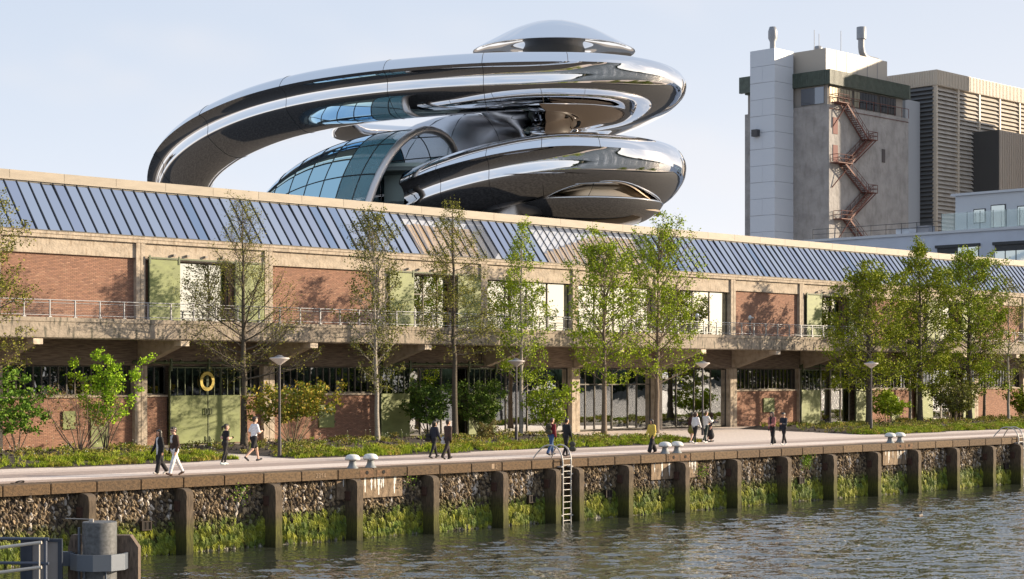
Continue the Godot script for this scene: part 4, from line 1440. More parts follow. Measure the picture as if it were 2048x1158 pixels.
# ---------- things standing on the quay
func quay_furniture() -> void:
	var white := mottled("bollard_white", lin(0.62, 0.62, 0.60), 0.6, Vector3(2, 2, 2), 0.75, 1.1)
	var grey := mottled("bollard_grey", lin(0.20, 0.22, 0.235), 0.6, Vector3(1.5, 1.5, 1.5), 0.7, 1.2)
	var where := [[-6.9, "left one of the pair left of the white ladder"], [-5.98, "right one of the pair left of the white ladder"], [11.95, "left one of the pair below the strollers in pale tops"], [12.82, "right one of the pair below the strollers in pale tops"], [30.72, "left one of the farthest pair"], [31.66, "right one of the farthest pair"]]
	for s in where:
		var b := thing("mooring_bollard", "white-capped grey bollard, " + s[1], "bollard", Vector3(s[0], 0.0, 25.0), 0.0, "mooring bollards on the quay edge")
		var q := MB.new()
		q.lathe(spline([Vector2(0.229, 0), Vector2(0.223, 0.036), Vector2(0.167, 0.115), Vector2(0.133, 0.23), Vector2(0.13, 0.331), Vector2(0.155, 0.389)], 3), 18)
		obj("stem", q, grey, b)
		q = MB.new()
		q.lathe(spline([Vector2(0.136, 0.338), Vector2(0.223, 0.317), Vector2(0.285, 0.338), Vector2(0.304, 0.382), Vector2(0.285, 0.432), Vector2(0.236, 0.504), Vector2(0.136, 0.547), Vector2(0.0062, 0.558)], 3), 22)
		obj("cap", q, white, b)
	var ring := thing("mooring_ring", "small dark iron mooring ring lying on the quay edge at far left", "mooring ring", Vector3(-21.0, 0.02, 24.5))
	var mr := MB.new()
	var loop := []
	for k in 17: loop.append(Vector3(cos(TAU * k / 16.0) * 0.14, 0.03 + 0.04 * sin(TAU * k / 16.0), sin(TAU * k / 16.0) * 0.12))
	mr.tube(loop, 0.022, 6, false)
	obj("loop", mr, plain("iron", lin(0.03, 0.022, 0.018), 0.75, 0.3), ring)
	block("foot_plate", -0.3, 0.1, -0.02, 0.015, -0.1, 0.1, plain("iron", lin(0.03, 0.022, 0.018), 0.75, 0.3), ring)
	# ladders
	var alu := plain("ladder_white", lin(0.45, 0.44, 0.42), 0.4, 0.1)
	for s in [[4.5, "white tubular ladder with arched handrails reaching down the quay wall into the water"], [43.3, "white arched ladder rails at the right edge of the photo"]]:
		var l := thing("quay_ladder", s[1], "ladder", Vector3(s[0], 0, 25.75))
		for e in [-1.0, 1.0]:
			var pts := [Vector3(0.25 * e, -2.75, 0), Vector3(0.25 * e, -1.2, 0), Vector3(0.25 * e, -0.35, 0), Vector3(0.27 * e, 0.05, -0.02), Vector3(0.29 * e, 0.42, -0.2), Vector3(0.33 * e, 0.6, -0.55), Vector3(0.40 * e, 0.56, -0.95), Vector3(0.50 * e, 0.3, -1.25), Vector3(0.58 * e, 0.02, -1.45)]
			var q := MB.new()
			q.tube(spline(pts, 4), 0.034, 8)
			obj("handrail", q, alu, l)
		for k in 11: rod("rung", Vector3(-0.25, -2.62 + 0.265 * k, 0), Vector3(0.25, -2.62 + 0.265 * k, 0), 0.018, alu, l)
		var q := MB.new()
		for e in [-1.0, 1.0]:
			for y in [-0.3, -0.62, -2.4]: q.box(Vector3(0.3 * e, y, -0.1), Vector3(0.12, 0.06, 0.26))
		obj("wall_bracket", q, plain("bracket_grey", lin(0.3, 0.3, 0.3), 0.6), l)
	# lamps: slim post with a shallow inverted cone
	var post := plain("lamp_post", lin(0.055, 0.05, 0.055), 0.5, 0.3)
	var shade := plain("lamp_shade", lin(0.58, 0.53, 0.50), 0.45)
	for s in [[-3.01, 15.4, "beside the big yellowish shrub"], [15.1, 12.2, "beside the slender pale-trunked tree"], [33.9, 9.6, "behind the strollers in pale tops"], [42.79, 15.8, "at the tip of the right-hand bed"]]:
		var l := thing("street_lamp", "slim lamp post with a pale dish head, " + s[2], "street lamp", Vector3(s[0], 0, s[1]), 0.0, "lamp posts along the promenade")
		var q := MB.new()
		q.lathe([Vector2(0.085, 0.0), Vector2(0.085, 0.9), Vector2(0.06, 0.95), Vector2(0.05, 4.15)], 10)
		obj("pole", q, post, l)
		q = MB.new()
		q.lathe([Vector2(0.05, 4.08), Vector2(0.10, 4.12), Vector2(0.44, 4.36), Vector2(0.45, 4.39), Vector2(0.42, 4.41)], 24)
		obj("shade", q, shade, l)
		q = MB.new()
		q.lathe([Vector2(0.42, 4.405), Vector2(0.2, 4.45), Vector2(0.09, 4.52), Vector2(0.01, 4.53)], 24)
		obj("lid", q, plain("lamp_lid", lin(0.12, 0.12, 0.13), 0.5), l)
	# viewers on the balcony
	for s in [[41.17, "dark pedestal viewer with a grey head in front of the large upper windows"], [46.9, "slim dark pedestal viewer in front of the upper brick panel"]]:
		var v := thing("pedestal_viewer", s[1], "viewer", Vector3(s[0], 6.25, 3.3), 0.4)
		var q := MB.new()
		q.lathe([Vector2(0.16, 0), Vector2(0.16, 0.04), Vector2(0.06, 0.08), Vector2(0.055, 1.15)], 10)
		obj("pedestal", q, post, v)
		q = MB.new()
		q.ball(Vector3(0, 1.32, 0), Vector3(0.17, 0.2, 0.13), 8)
		q.tube([Vector3(-0.08, 1.34, 0.08), Vector3(-0.08, 1.34, 0.24)], 0.055, 8)
		q.tube([Vector3(0.08, 1.34, 0.08), Vector3(0.08, 1.34, 0.24)], 0.055, 8)
		obj("head", q, plain("viewer_grey", lin(0.42, 0.44, 0.46), 0.35, 0.5), v)

# ---------- the mooring pile and gangway in the near corner
func foreground() -> void:
	var steel := mottled("pile_steel", lin(0.095, 0.10, 0.105), 0.6, Vector3(1.2, 1.2, 1.2), 0.65, 1.35, 0.3)
	var blue := plain("collar_blue", lin(0.105, 0.125, 0.155), 0.5, 0.2)
	var wood := mottled("rubbing_timber", lin(0.115, 0.085, 0.065), 0.9, Vector3(4, 0.5, 4), 0.5, 1.5, 0.5)
	var d := thing("mooring_pile", "round steel mooring pile with a grey collar and timber rubbing strips", "mooring pile", Vector3(-27.52, 0, 39.69), -deg_to_rad(45.2))
	var q := MB.new()
	q.lathe([Vector2(0.425, -4.0), Vector2(0.425, -0.06), Vector2(0.41, -0.04), Vector2(0.01, -0.035)], 36)
	obj("pile", q, steel, d)
	q = MB.new()
	var g := []
	for y in [-1.22, -0.815]:
		var ring := []
		for k in 10:
			var a := TAU * (k + 0.5) / 10.0
			ring.append(Vector3(cos(a) * 0.72, y, -sin(a) * 0.72))
		g.append(ring)
	for k in 10:
		q.quad(g[0][k], g[0][(k + 1) % 10], g[1][(k + 1) % 10], g[1][k])
		var c0: Vector3 = g[1][k] * Vector3(0.9, 1, 0.9)
		var c1: Vector3 = g[1][(k + 1) % 10] * Vector3(0.9, 1, 0.9)
		q.quad(g[1][k], g[1][(k + 1) % 10], c1, c0)
		q.quad(c0, c1, c1 - Vector3(0, 0.4, 0), c0 - Vector3(0, 0.4, 0))
		q.quad(g[0][(k + 1) % 10], g[0][k], c0 - Vector3(0, 0.4, 0), c1 - Vector3(0, 0.4, 0))
	obj("collar", q, blue, d)
	block("collar_arm", -1.15, -0.68, -1.14, -0.79, -0.1, 0.1, blue, d)
	for s in [[-0.66, -0.38, 0.28, -0.2], [0.62, -0.40, 0.62, -0.32]]:
		q = MB.new()
		g = []
		for yy in [[-4.0, 1.0], [s[1] - 0.3, 1.0], [s[1], 0.55]]:
			var ring := []
			for k in [[-1, -1], [1, -1], [1, 1], [-1, 1]]:
				var off: float = (1.0 - yy[1]) * (-0.3 if s[0] > 0.0 else 0.1)
				ring.append(Vector3(s[0] + off + k[0] * s[2] * 0.5 * (0.5 + 0.5 * yy[1]), yy[0], s[3] + k[1] * 0.16))
			g.append(ring)
		for a in 2:
			for k in 4: q.quad(g[a][(k + 1) % 4], g[a][k], g[a + 1][k], g[a + 1][(k + 1) % 4])
		q.quad(g[2][3], g[2][2], g[2][1], g[2][0])
		obj("rubbing_strip", q, wood, d)
	rod("pipe", Vector3(-0.5, -4, 0.05), Vector3(-0.5, -0.18, 0.05), 0.035, blue, d)
	for s in [[-0.3, 0.37, -1.22], [0.25, 0.4, -1.22]]: rod("cable_tube", Vector3(s[0], -4, s[1]), Vector3(s[0], s[2], s[1]), 0.03, blue, d)
	q = MB.new()
	q.tube([Vector3(-0.8, 0.055, 0.2), Vector3(-0.12, 0.035, 0.24)], 0.011, 6)
	q.bx(-0.2, -0.1, -0.035, 0.045, 0.19, 0.28)
	obj("latch_bar", q, plain("latch_grey", lin(0.4, 0.38, 0.36), 0.5, 0.4), d)
	# notice board seen from behind
	var s := thing("notice_board", "dark framed board with a plain grey panel beside the mooring pile", "notice board", Vector3(-28.9, 0, 39.42), -deg_to_rad(45.2))
	block("panel", -0.30, 0.33, -3.2, -0.47, -0.02, 0.02, mottled("board_panel", lin(0.21, 0.195, 0.19), 0.6, Vector3(0.6, 0.2, 0.6), 0.9, 1.08), s)
	q = MB.new()
	q.bx(-0.44, -0.30, -3.2, -0.40, -0.05, 0.05); q.bx(0.33, 0.43, -3.2, -0.40, -0.05, 0.05); q.bx(-0.30, 0.33, -0.47, -0.40, -0.05, 0.05)
	obj("frame", q, plain("board_frame", lin(0.03, 0.04, 0.06), 0.5, 0.2), s)
	block("back_post", -0.62, -0.46, -3.2, -0.44, -0.2, -0.06, plain("board_frame", lin(0.03, 0.04, 0.06), 0.5), s)
	# gangway railing running out of the frame to the left
	var rail := plain("rail_cream", lin(0.50, 0.46, 0.40), 0.45)
	var railb := plain("rail_blue", lin(0.06, 0.075, 0.11), 0.5)
	var w := thing("gangway_railing", "pale tubular gangway railing with a blue far side, at the left edge of the photo", "railing", Vector3(-29.3, 0, 40.1), -deg_to_rad(45.2))
	for y in [-0.405, -1.0]:
		q = MB.new()
		q.tube([Vector3(-3.5, y - 0.42, 0.3), Vector3(-0.06, y + 0.01, 0.3), Vector3(0.0, y + 0.015, 0.3)], 0.04, 10)
		obj("near_rail", q, rail, w)
		rod("far_rail", Vector3(-3.5, y + 0.05, -0.55), Vector3(-0.05, y + 0.02, -0.55), 0.04, railb, w, 8)
	rod("post", Vector3(-0.06, -3.4, 0.3), Vector3(-0.06, -0.40, 0.3), 0.02, rail, w, 8)
	rod("far_post", Vector3(-0.13, -3.4, -0.55), Vector3(-0.13, -0.38, -0.55), 0.045, railb, w, 8)
	block("gangway_deck", -4.0, 0.0, -3.3, -3.1, -0.7, 0.4, railb, w)
	# a diving bird on the water
	var bird := thing("water_bird", "small dark water bird swimming alone on the right side of the basin", "bird", Vector3(18.0, WATER, 34.8), deg_to_rad(100))
	q = MB.new()
	sdf(q, [[Vector3(0, 0.05, -0.16), Vector3(0, 0.06, 0.12), 0.06, 0.085, 1.0], [Vector3(0, 0.1, 0.13), Vector3(0, 0.2, 0.19), 0.04, 0.03, 1.0], [Vector3(0, 0.215, 0.2), Vector3(0, 0.21, 0.24), 0.042, 0.034, 1.0], [Vector3(0, 0.205, 0.24), Vector3(0, 0.195, 0.31), 0.014, 0.006, 1.0], [Vector3(0, 0.07, -0.16), Vector3(0, 0.1, -0.25), 0.035, 0.012, 1.0]], 0.012, 0.03)
	for i in q.v.size(): q.c[i] = Color(0.03, 0.025, 0.022) if q.v[i].y > 0.06 else Color(0.16, 0.12, 0.1)
	obj("body", q, vcol("feathers", 0.6), bird)

# ---------- trees, shrubs and ground cover
func bark(id: String, c: Color) -> StandardMaterial3D:
	return mottled("bark_" + id, c, 0.9, Vector3(3.0, 0.8, 3.0), 0.55, 1.45, 0.5, 0.02)

func branch(b: MB, o: Vector3, d: Vector3, length: float, r0: float, segs: int, lift: float, wob: float, r: RandomNumberGenerator, sides := 4) -> Array:
	var pts := [o]
	var rad := [r0]
	var p := o
	for i in segs:
		d = (d + Vector3(r.randfn(0, wob), lift / segs + r.randfn(0, wob * 0.6), r.randfn(0, wob))).normalized()
		p += d * length / segs
		pts.append(p)
		rad.append(r0 * (1.0 - 0.86 * (i + 1.0) / segs))
	b.tube(pts, rad, sides, false)
	return pts

# p: h height, r trunk radius, clear bare trunk, n branches, crown [[relative height, radius]...], pitch of low and high branches, sub / twig counts, leaves, size, colours
func tree(called: String, label: String, group: String, at: Vector3, sd: int, p: Dictionary) -> void:
	var r := RandomNumberGenerator.new()
	r.seed = sd
	var w := thing(called, label, "tree", at, 0.0, group)
	var bm := bark(p.bark[0], p.bark[1])
	var tr := MB.new()
	var pts := []
	var rad := []
	var h: float = p.h
	var lean := Vector3(r.randfn(0, 0.012), 0, r.randfn(0, 0.012))
	for i in 15:
		var t := i / 14.0
		pts.append(Vector3(r.randfn(0, 0.028) * minf(t * 3.0, 1.0), h * t - 0.05, r.randfn(0, 0.028) * minf(t * 3.0, 1.0)) + lean * h * t)
		rad.append(float(p.r) * (1.25 if i == 0 else 1.0) * pow(1.0 - t * 0.97, 0.85) + 0.006)
	tr.tube(pts, rad, 8)
	obj("trunk", tr, bm, w)
	var at_trunk := func(t: float) -> Vector3:
		var f := clampf(t, 0.0, 0.999) * 14.0
		return pts[int(f)].lerp(pts[int(f) + 1], f - int(f))
	var br := MB.new()
	var lf := MB.new()
	var spots := []
	var n: int = p.n
	var c0: float = p.clear / h
	for i in n:
		var u := (i + 0.5 * r.randf()) / n
		var t := lerpf(c0, 0.985, pow(u, p.get("pack", 0.9)))
		var az := i * 2.39996 + r.randfn(0, 0.35)
		var k := (t - c0) / (1.0 - c0)
		var pitch := lerpf(p.pitch[0], p.pitch[1], k) + r.randfn(0, 0.12)
		var rr := 0.0
		for s in p.crown.size() - 1:
			if k >= p.crown[s][0]: rr = lerpf(p.crown[s][1], p.crown[s + 1][1], (k - p.crown[s][0]) / (p.crown[s + 1][0] - p.crown[s][0]))
		var length: float = rr / maxf(0.35, cos(pitch)) * r.randf_range(0.72, 1.12)
		var d := Vector3(cos(az) * cos(pitch), sin(pitch), sin(az) * cos(pitch))
		var r0 := clampf(length * 0.0125, 0.008, float(p.r) * 0.5)
		var main := branch(br, at_trunk.call(t), d, length, r0, 6, p.lift, 0.07, r)
		var ns := int(maxf(2.0, p.sub * clampf(length / 2.2, 0.35, 1.3)))
		for j in ns:
			var f := 0.9 + 5.0 * (j + r.randf()) / ns
			var o: Vector3 = main[int(f)].lerp(main[min(int(f) + 1, 6)], f - int(f))
			var md: Vector3 = (main[min(int(f) + 1, 6)] - main[int(f)]).normalized() if int(f) < 6 else d
			var side := md.cross(Vector3(r.randfn(0, 0.6), 1, r.randfn(0, 0.6))).normalized() * (1.0 if j % 2 else -1.0)
			var sd2 := (md * 0.75 + side * r.randf_range(0.5, 1.0) + Vector3.UP * r.randfn(0.05, 0.25)).normalized()
			var sl := length * (0.42 - 0.045 * f) * r.randf_range(0.6, 1.25) + 0.12
			var tw := branch(br, o, sd2, sl, r0 * 0.42 + 0.003, 3, p.lift * 0.6, 0.12, r, 3)
			for q in p.twig:
				var tf := r.randf_range(0.6, 2.99)
				var o2: Vector3 = tw[int(tf)].lerp(tw[int(tf) + 1], tf - int(tf))
				var d2 := (sd2 + Vector3(r.randfn(0, 0.7), r.randfn(0.1, 0.5), r.randfn(0, 0.7))).normalized()
				var l2 := sl * r.randf_range(0.3, 0.6) + 0.06
				var t2 := branch(br, o2, d2, l2, 0.005, 2, 0.1, 0.15, r, 3)
				spots.append(t2[1]); spots.append(t2[2])
			spots.append(tw[2]); spots.append(tw[3])
		spots.append(main[5]); spots.append(main[6])
	obj("branches", br, bm, w)
	var total: int = p.leaves
	var spread: float = p.get("spread", 0.11)
	var dens := noise(0.5, 2, FastNoiseLite.TYPE_SIMPLEX_SMOOTH, sd)
	var made := 0
	var tries := 0
	while made < total and tries < total * 3:
		tries += 1
		var s: Vector3 = spots[r.randi() % spots.size()]
		var dn := dens.get_noise_3dv(s * 1.6)
		if dn < -0.02 and r.randf() < p.get("gaps", 0.6): continue
		var c: Color = p.colors[r.randi() % p.colors.size()] * (0.7 + 0.6 * r.randf())
		leaf_at(lf, s + Vector3(r.randfn(0, spread), r.randfn(0, spread), r.randfn(0, spread)), p.size * r.randf_range(0.7, 1.3), c, r)
		made += 1
	tag(obj("foliage", lf, leaf_material(), w), "", "", "", "stuff")

func shrub(called: String, label: String, at: Vector3, sd: int, p: Dictionary) -> void:
	var r := RandomNumberGenerator.new()
	r.seed = sd
	var w := thing(called, label, "shrub", at, 0.0, "shrubs in the planting beds")
	var bm := bark(p.bark[0], p.bark[1])
	var br := MB.new()
	var lf := MB.new()
	var spots := []
	for i in p.stems:
		var az: float = TAU * i / p.stems + r.randfn(0, 0.3)
		var pitch: float = p.fan + r.randfn(0, 0.16)
		var length: float = p.h / maxf(0.55, sin(minf(pitch + 0.25, 1.57))) * r.randf_range(0.7, 1.02)
		var d := Vector3(cos(az) * cos(pitch), sin(pitch), sin(az) * cos(pitch))
		var main := branch(br, Vector3(cos(az) * 0.08, -0.02, sin(az) * 0.08), d, length, p.get("thick", 0.028), 7, p.get("lift", 0.3), 0.09, r, 5)
		for j in p.sub:
			var f: float = lerpf(7.0 * p.bare, 6.6, (j + r.randf()) / p.sub)
			var o: Vector3 = main[int(f)].lerp(main[min(int(f) + 1, 7)], f - int(f))
			var a2 := r.randf() * TAU
			var d2 := (Vector3(cos(a2), p.get("up", 0.5), sin(a2))).normalized()
			var tw := branch(br, o, d2, p.reach * r.randf_range(0.5, 1.1), 0.009, 4, 0.15, 0.14, r, 3)
			for q in p.twig:
				var f2 := r.randf_range(1.0, 3.9)
				var o2: Vector3 = tw[int(f2)].lerp(tw[int(f2) + 1], f2 - int(f2))
				var t2 := branch(br, o2, (d2 + Vector3(r.randfn(0, 0.8), r.randfn(0, 0.6), r.randfn(0, 0.8))).normalized(), p.reach * 0.4, 0.005, 2, 0.1, 0.15, r, 3)
				spots.append(t2[2]); spots.append(t2[1])
			spots.append(tw[4]); spots.append(tw[3])
	obj("stems", br, bm, w)
	for i in p.leaves:
		var s: Vector3 = spots[r.randi() % spots.size()]
		var c: Color = p.colors[r.randi() % p.colors.size()] * (0.7 + 0.6 * r.randf())
		var sp: float = p.get("spread", 0.09)
		leaf_at(lf, s + Vector3(r.randfn(0, sp), r.randfn(0, sp * 0.7), r.randfn(0, sp)), p.size * r.randf_range(0.7, 1.3), c, r)
	tag(obj("foliage", lf, leaf_material(), w), "", "", "", "stuff")

func planting() -> void:
	var g1 := [Color(0.25, 0.33, 0.022), Color(0.18, 0.255, 0.02), Color(0.31, 0.37, 0.028)]
	var g2 := [Color(0.21, 0.25, 0.02), Color(0.27, 0.29, 0.022), Color(0.14, 0.18, 0.018)]
	var olive := [Color(0.19, 0.19, 0.034), Color(0.23, 0.23, 0.045), Color(0.14, 0.14, 0.03)]
	var dull := [Color(0.12, 0.14, 0.034), Color(0.17, 0.17, 0.045), Color(0.23, 0.23, 0.045), Color(0.09, 0.09, 0.036)]
	var dark := ["dark", lin(0.075, 0.062, 0.045)]
	var pale := ["pale", lin(0.30, 0.27, 0.23)]
	var mid := ["mid", lin(0.15, 0.115, 0.085)]
	var grp := "young trees along the promenade"
	tree("sparse_tree", "thinly leaved olive tree cut off by the left edge of the photo", grp, Vector3(-12.9, 0.1, 7), 11, {"h": 12.6, "r": 0.15, "clear": 3.6, "n": 46, "crown": [[0, 2.4], [0.3, 2.5], [0.7, 1.5], [1, 0.3]], "pitch": [0.1, 0.8], "lift": 0.35, "sub": 7, "twig": 3, "leaves": 9000, "size": 0.085, "colors": olive, "bark": mid})
	tree("bare_tree", "wide dark nearly leafless tree right of the green door with the yellow ring", grp, Vector3(1.7, 0.1, 6.5), 12, {"h": 11.9, "r": 0.17, "clear": 3.3, "n": 56, "crown": [[0, 3.5], [0.25, 3.2], [0.6, 1.7], [1, 0.35]], "pitch": [0.15, 0.9], "lift": 0.5, "sub": 9, "twig": 4, "leaves": 8500, "size": 0.06, "colors": olive, "bark": dark})
	tree("pale_tree", "upright pale-barked tree with sparse dull leaves, before the brick bay right of the first lamp", grp, Vector3(9.99, 0.1, 7.0), 13, {"h": 11.7, "r": 0.13, "clear": 2.4, "n": 50, "crown": [[0, 1.3], [0.3, 2.0], [0.6, 1.5], [1, 0.3]], "pitch": [0.5, 1.15], "lift": 0.35, "sub": 6, "twig": 3, "leaves": 8200, "size": 0.0851, "colors": dull, "bark": pale})
	tree("conical_tree", "conical brownish tree with thin olive leaf tips behind the strolling couple in navy and brown", grp, Vector3(15.31, 0.1, 7.3), 14, {"h": 13.0, "r": 0.165, "clear": 4.6, "n": 60, "crown": [[0, 2.6], [0.3, 2.4], [0.65, 1.3], [1, 0.2]], "pitch": [0.02, 0.65], "lift": 0.35, "sub": 8, "twig": 3, "leaves": 10500, "size": 0.07, "colors": olive, "bark": dark})
	tree("slender_tree", "slender pale-trunked tree with fresh scattered leaves in front of the large windows", grp, Vector3(21.26, 0.1, 6.5), 15, {"h": 12.0, "r": 0.12, "clear": 2.5, "n": 46, "crown": [[0, 1.7], [0.25, 1.7], [0.6, 1.2], [1, 0.25]], "pitch": [0.45, 1.1], "lift": 0.3, "sub": 6, "twig": 3, "leaves": 7500, "size": 0.0925, "colors": g1, "bark": pale})
	tree("leafy_tree", "leafy green tree, left one of the pair before the glass entrance", grp, Vector3(27.03, 0.1, 7.7), 16, {"h": 10.5, "r": 0.16, "clear": 2.8, "n": 54, "crown": [[0, 1.65], [0.25, 2.64], [0.7, 2.09], [1, 0.77]], "pitch": [0.3, 1.0], "lift": 0.35, "sub": 7, "twig": 3, "leaves": 11240, "size": 0.111, "colors": g1, "bark": mid, "gaps": 0.92})
	tree("leafy_tree", "leafy green tree, right one of the pair before the glass entrance", grp, Vector3(33.77, 0.1, 6.0), 17, {"h": 11.4, "r": 0.17, "clear": 3.0, "n": 54, "crown": [[0, 3.19], [0.15, 3.19], [0.7, 2.53], [1, 0.88]], "pitch": [0.3, 1.0], "lift": 0.35, "sub": 7, "twig": 3, "leaves": 12217, "size": 0.111, "colors": g1, "bark": mid, "gaps": 0.92})
	tree("dense_tree", "dense green tree behind the farthest lamp post", grp, Vector3(53.7, 0.1, 8.4), 18, {"h": 10.4, "r": 0.24, "clear": 2.0, "n": 60, "crown": [[0, 2.76], [0.3, 3.56], [0.7, 2.41], [1, 0.459]], "pitch": [0.15, 0.9], "lift": 0.35, "sub": 8, "twig": 3, "leaves": 17222, "size": 0.122, "colors": g2, "bark": dark, "gaps": 0.9})
	tree("dense_tree", "dense green tree with a thin wispy top, middle of the right-hand group", grp, Vector3(62.76, 0.1, 6.8), 19, {"h": 12.9, "r": 0.22, "clear": 2.1, "n": 64, "crown": [[0, 2.64], [0.3, 3.45], [0.6, 2.41], [0.8, 1.04], [1, 0.345]], "pitch": [0.2, 1.0], "lift": 0.35, "sub": 8, "twig": 3, "leaves": 17222, "size": 0.122, "colors": g2, "bark": dark, "gaps": 0.9})
	tree("dense_tree", "broad dense yellow-green tree near the right edge of the photo", grp, Vector3(70.97, 0.1, 6.0), 20, {"h": 12.4, "r": 0.24, "clear": 2.0, "n": 64, "crown": [[0, 2.98], [0.3, 4.02], [0.65, 2.98], [1, 0.459]], "pitch": [0.15, 0.9], "lift": 0.35, "sub": 8, "twig": 3, "leaves": 19375, "size": 0.122, "colors": g1 + g2, "bark": dark, "gaps": 0.9})
	tree("thin_tree", "thin-stemmed tree standing behind the dense trees, left one", grp, Vector3(65.84, 0.1, 4.0), 21, {"h": 8.5, "r": 0.13, "clear": 3.0, "n": 30, "crown": [[0, 1.2], [0.4, 1.6], [1, 0.4]], "pitch": [0.4, 1.0], "lift": 0.3, "sub": 6, "twig": 2, "leaves": 4600, "size": 0.111, "colors": g2, "bark": pale})
	tree("thin_tree", "thin-stemmed tree standing behind the dense trees, right one", grp, Vector3(76.65, 0.1, 4.0), 22, {"h": 9.5, "r": 0.13, "clear": 3.0, "n": 30, "crown": [[0, 1.4], [0.4, 1.9], [1, 0.4]], "pitch": [0.4, 1.0], "lift": 0.3, "sub": 6, "twig": 2, "leaves": 5175, "size": 0.111, "colors": g2, "bark": mid})
	tree("thin_tree", "pale-stemmed tree with brownish sparse leaves at the right edge of the photo", grp, Vector3(73.4, 0.1, 8.0), 23, {"h": 9.8, "r": 0.12, "clear": 2.4, "n": 36, "crown": [[0, 1.6], [0.4, 2.2], [1, 0.5]], "pitch": [0.4, 1.0], "lift": 0.3, "sub": 6, "twig": 3, "leaves": 4370, "size": 0.0962, "colors": olive, "bark": pale})
	shrub("leafy_shrub", "tiered green shrub on dark stems at the left edge of the photo", Vector3(-10.3, 0.1, 5.6), 31, {"h": 3.9, "stems": 6, "fan": 1.05, "sub": 8, "twig": 3, "bare": 0.35, "reach": 0.9, "leaves": 2400, "size": 0.135, "colors": [Color(0.098, 0.189, 0.028), Color(0.14, 0.238, 0.028)], "bark": mid, "up": 0.15, "spread": 0.10})
	shrub("twiggy_shrub", "nearly bare reddish-brown twiggy shrub in front of the left brick panel", Vector3(-8.6, 0.1, 8.2), 32, {"h": 3.6, "thick": 0.04, "stems": 10, "fan": 0.95, "sub": 9, "twig": 4, "bare": 0.35, "reach": 0.8, "leaves": 520, "size": 0.09, "colors": [Color(0.224, 0.119, 0.056), Color(0.168, 0.154, 0.042)], "bark": ["red", lin(0.17, 0.12, 0.085)], "lift": 0.5})
	shrub("bright_shrub", "tall bright lime-green shrub left of the concrete column", Vector3(-5.0, 0.1, 4.6), 33, {"h": 5.1, "stems": 9, "fan": 1.42, "sub": 10, "twig": 3, "bare": 0.3, "reach": 0.5, "lift": 0.7, "leaves": 4600, "size": 0.11, "colors": [Color(0.308, 0.476, 0.028), Color(0.238, 0.392, 0.028), Color(0.378, 0.532, 0.042)], "bark": dark, "spread": 0.1})
	shrub("round_shrub", "wide yellow-green multi-stemmed shrub right of the first lamp post", Vector3(3.6, 0.1, 8.0), 34, {"h": 3.7, "stems": 13, "fan": 0.98, "sub": 9, "twig": 4, "bare": 0.45, "reach": 0.8, "leaves": 4300, "size": 0.13, "colors": [Color(0.238, 0.224, 0.028), Color(0.14, 0.182, 0.028), Color(0.322, 0.238, 0.042)], "bark": ["olive", lin(0.16, 0.145, 0.085)], "spread": 0.1})
	shrub("dark_shrub", "dark green dense shrub left of the brownish conical tree", Vector3(17.7, 0.1, 2.6), 35, {"h": 3.2, "stems": 12, "fan": 1.15, "sub": 9, "twig": 4, "bare": 0.3, "reach": 0.75, "leaves": 4600, "size": 0.12, "colors": [Color(0.07, 0.126, 0.028), Color(0.098, 0.154, 0.028)], "bark": dark, "spread": 0.1})
	shrub("dark_shrub", "dark green dense shrub between the conical tree and the open green door leaf", Vector3(21.6, 0.1, 2.8), 36, {"h": 3.4, "stems": 12, "fan": 1.1, "sub": 9, "twig": 4, "bare": 0.25, "reach": 0.8, "leaves": 4600, "size": 0.12, "colors": [Color(0.084, 0.14, 0.028), Color(0.119, 0.182, 0.028)], "bark": dark, "spread": 0.1})
	shrub("leafy_shrub", "airy green shrub behind the man in the red top", Vector3(22.6, 0.1, 7.6), 37, {"h": 3.3, "stems": 11, "fan": 1.1, "sub": 9, "twig": 4, "bare": 0.25, "reach": 0.75, "leaves": 3400, "size": 0.12, "colors": g1, "bark": mid, "spread": 0.1})
	shrub("small_shrub", "small rusty-brown shrub at the foot of the second lamp post", Vector3(15.5, 0.1, 9.7), 38, {"h": 1.15, "stems": 12, "fan": 1.0, "sub": 5, "twig": 3, "bare": 0.2, "reach": 0.3, "leaves": 900, "size": 0.085, "colors": [Color(0.196, 0.14, 0.049), Color(0.154, 0.154, 0.042)], "bark": mid, "thick": 0.012, "spread": 0.06})
	shrub("leafy_shrub", "loose green shrub between the farthest lamp post and the dense trees", Vector3(56.2, 0.1, 8.3), 39, {"h": 2.7, "stems": 10, "fan": 1.0, "sub": 8, "twig": 3, "bare": 0.35, "reach": 0.7, "leaves": 2300, "size": 0.16, "colors": g1, "bark": mid, "spread": 0.1})
	shrub("round_shrub", "rounded fine-leaved shrub between the two tallest dense trees", Vector3(65.2, 0.1, 8.2), 40, {"h": 3.6, "stems": 13, "fan": 1.05, "sub": 9, "twig": 4, "bare": 0.3, "reach": 0.85, "leaves": 4200, "size": 0.14, "colors": dull, "bark": mid, "spread": 0.12})
	shrub("dark_shrub", "dark rounded shrub at the right edge of the photo", Vector3(78.5, 0.1, 7.0), 41, {"h": 3.0, "stems": 12, "fan": 1.0, "sub": 8, "twig": 4, "bare": 0.2, "reach": 0.9, "leaves": 4000, "size": 0.15, "colors": g2, "bark": dark, "spread": 0.12})
	# ground cover
	var r := RandomNumberGenerator.new()
	r.seed = 88
	var tuft := []
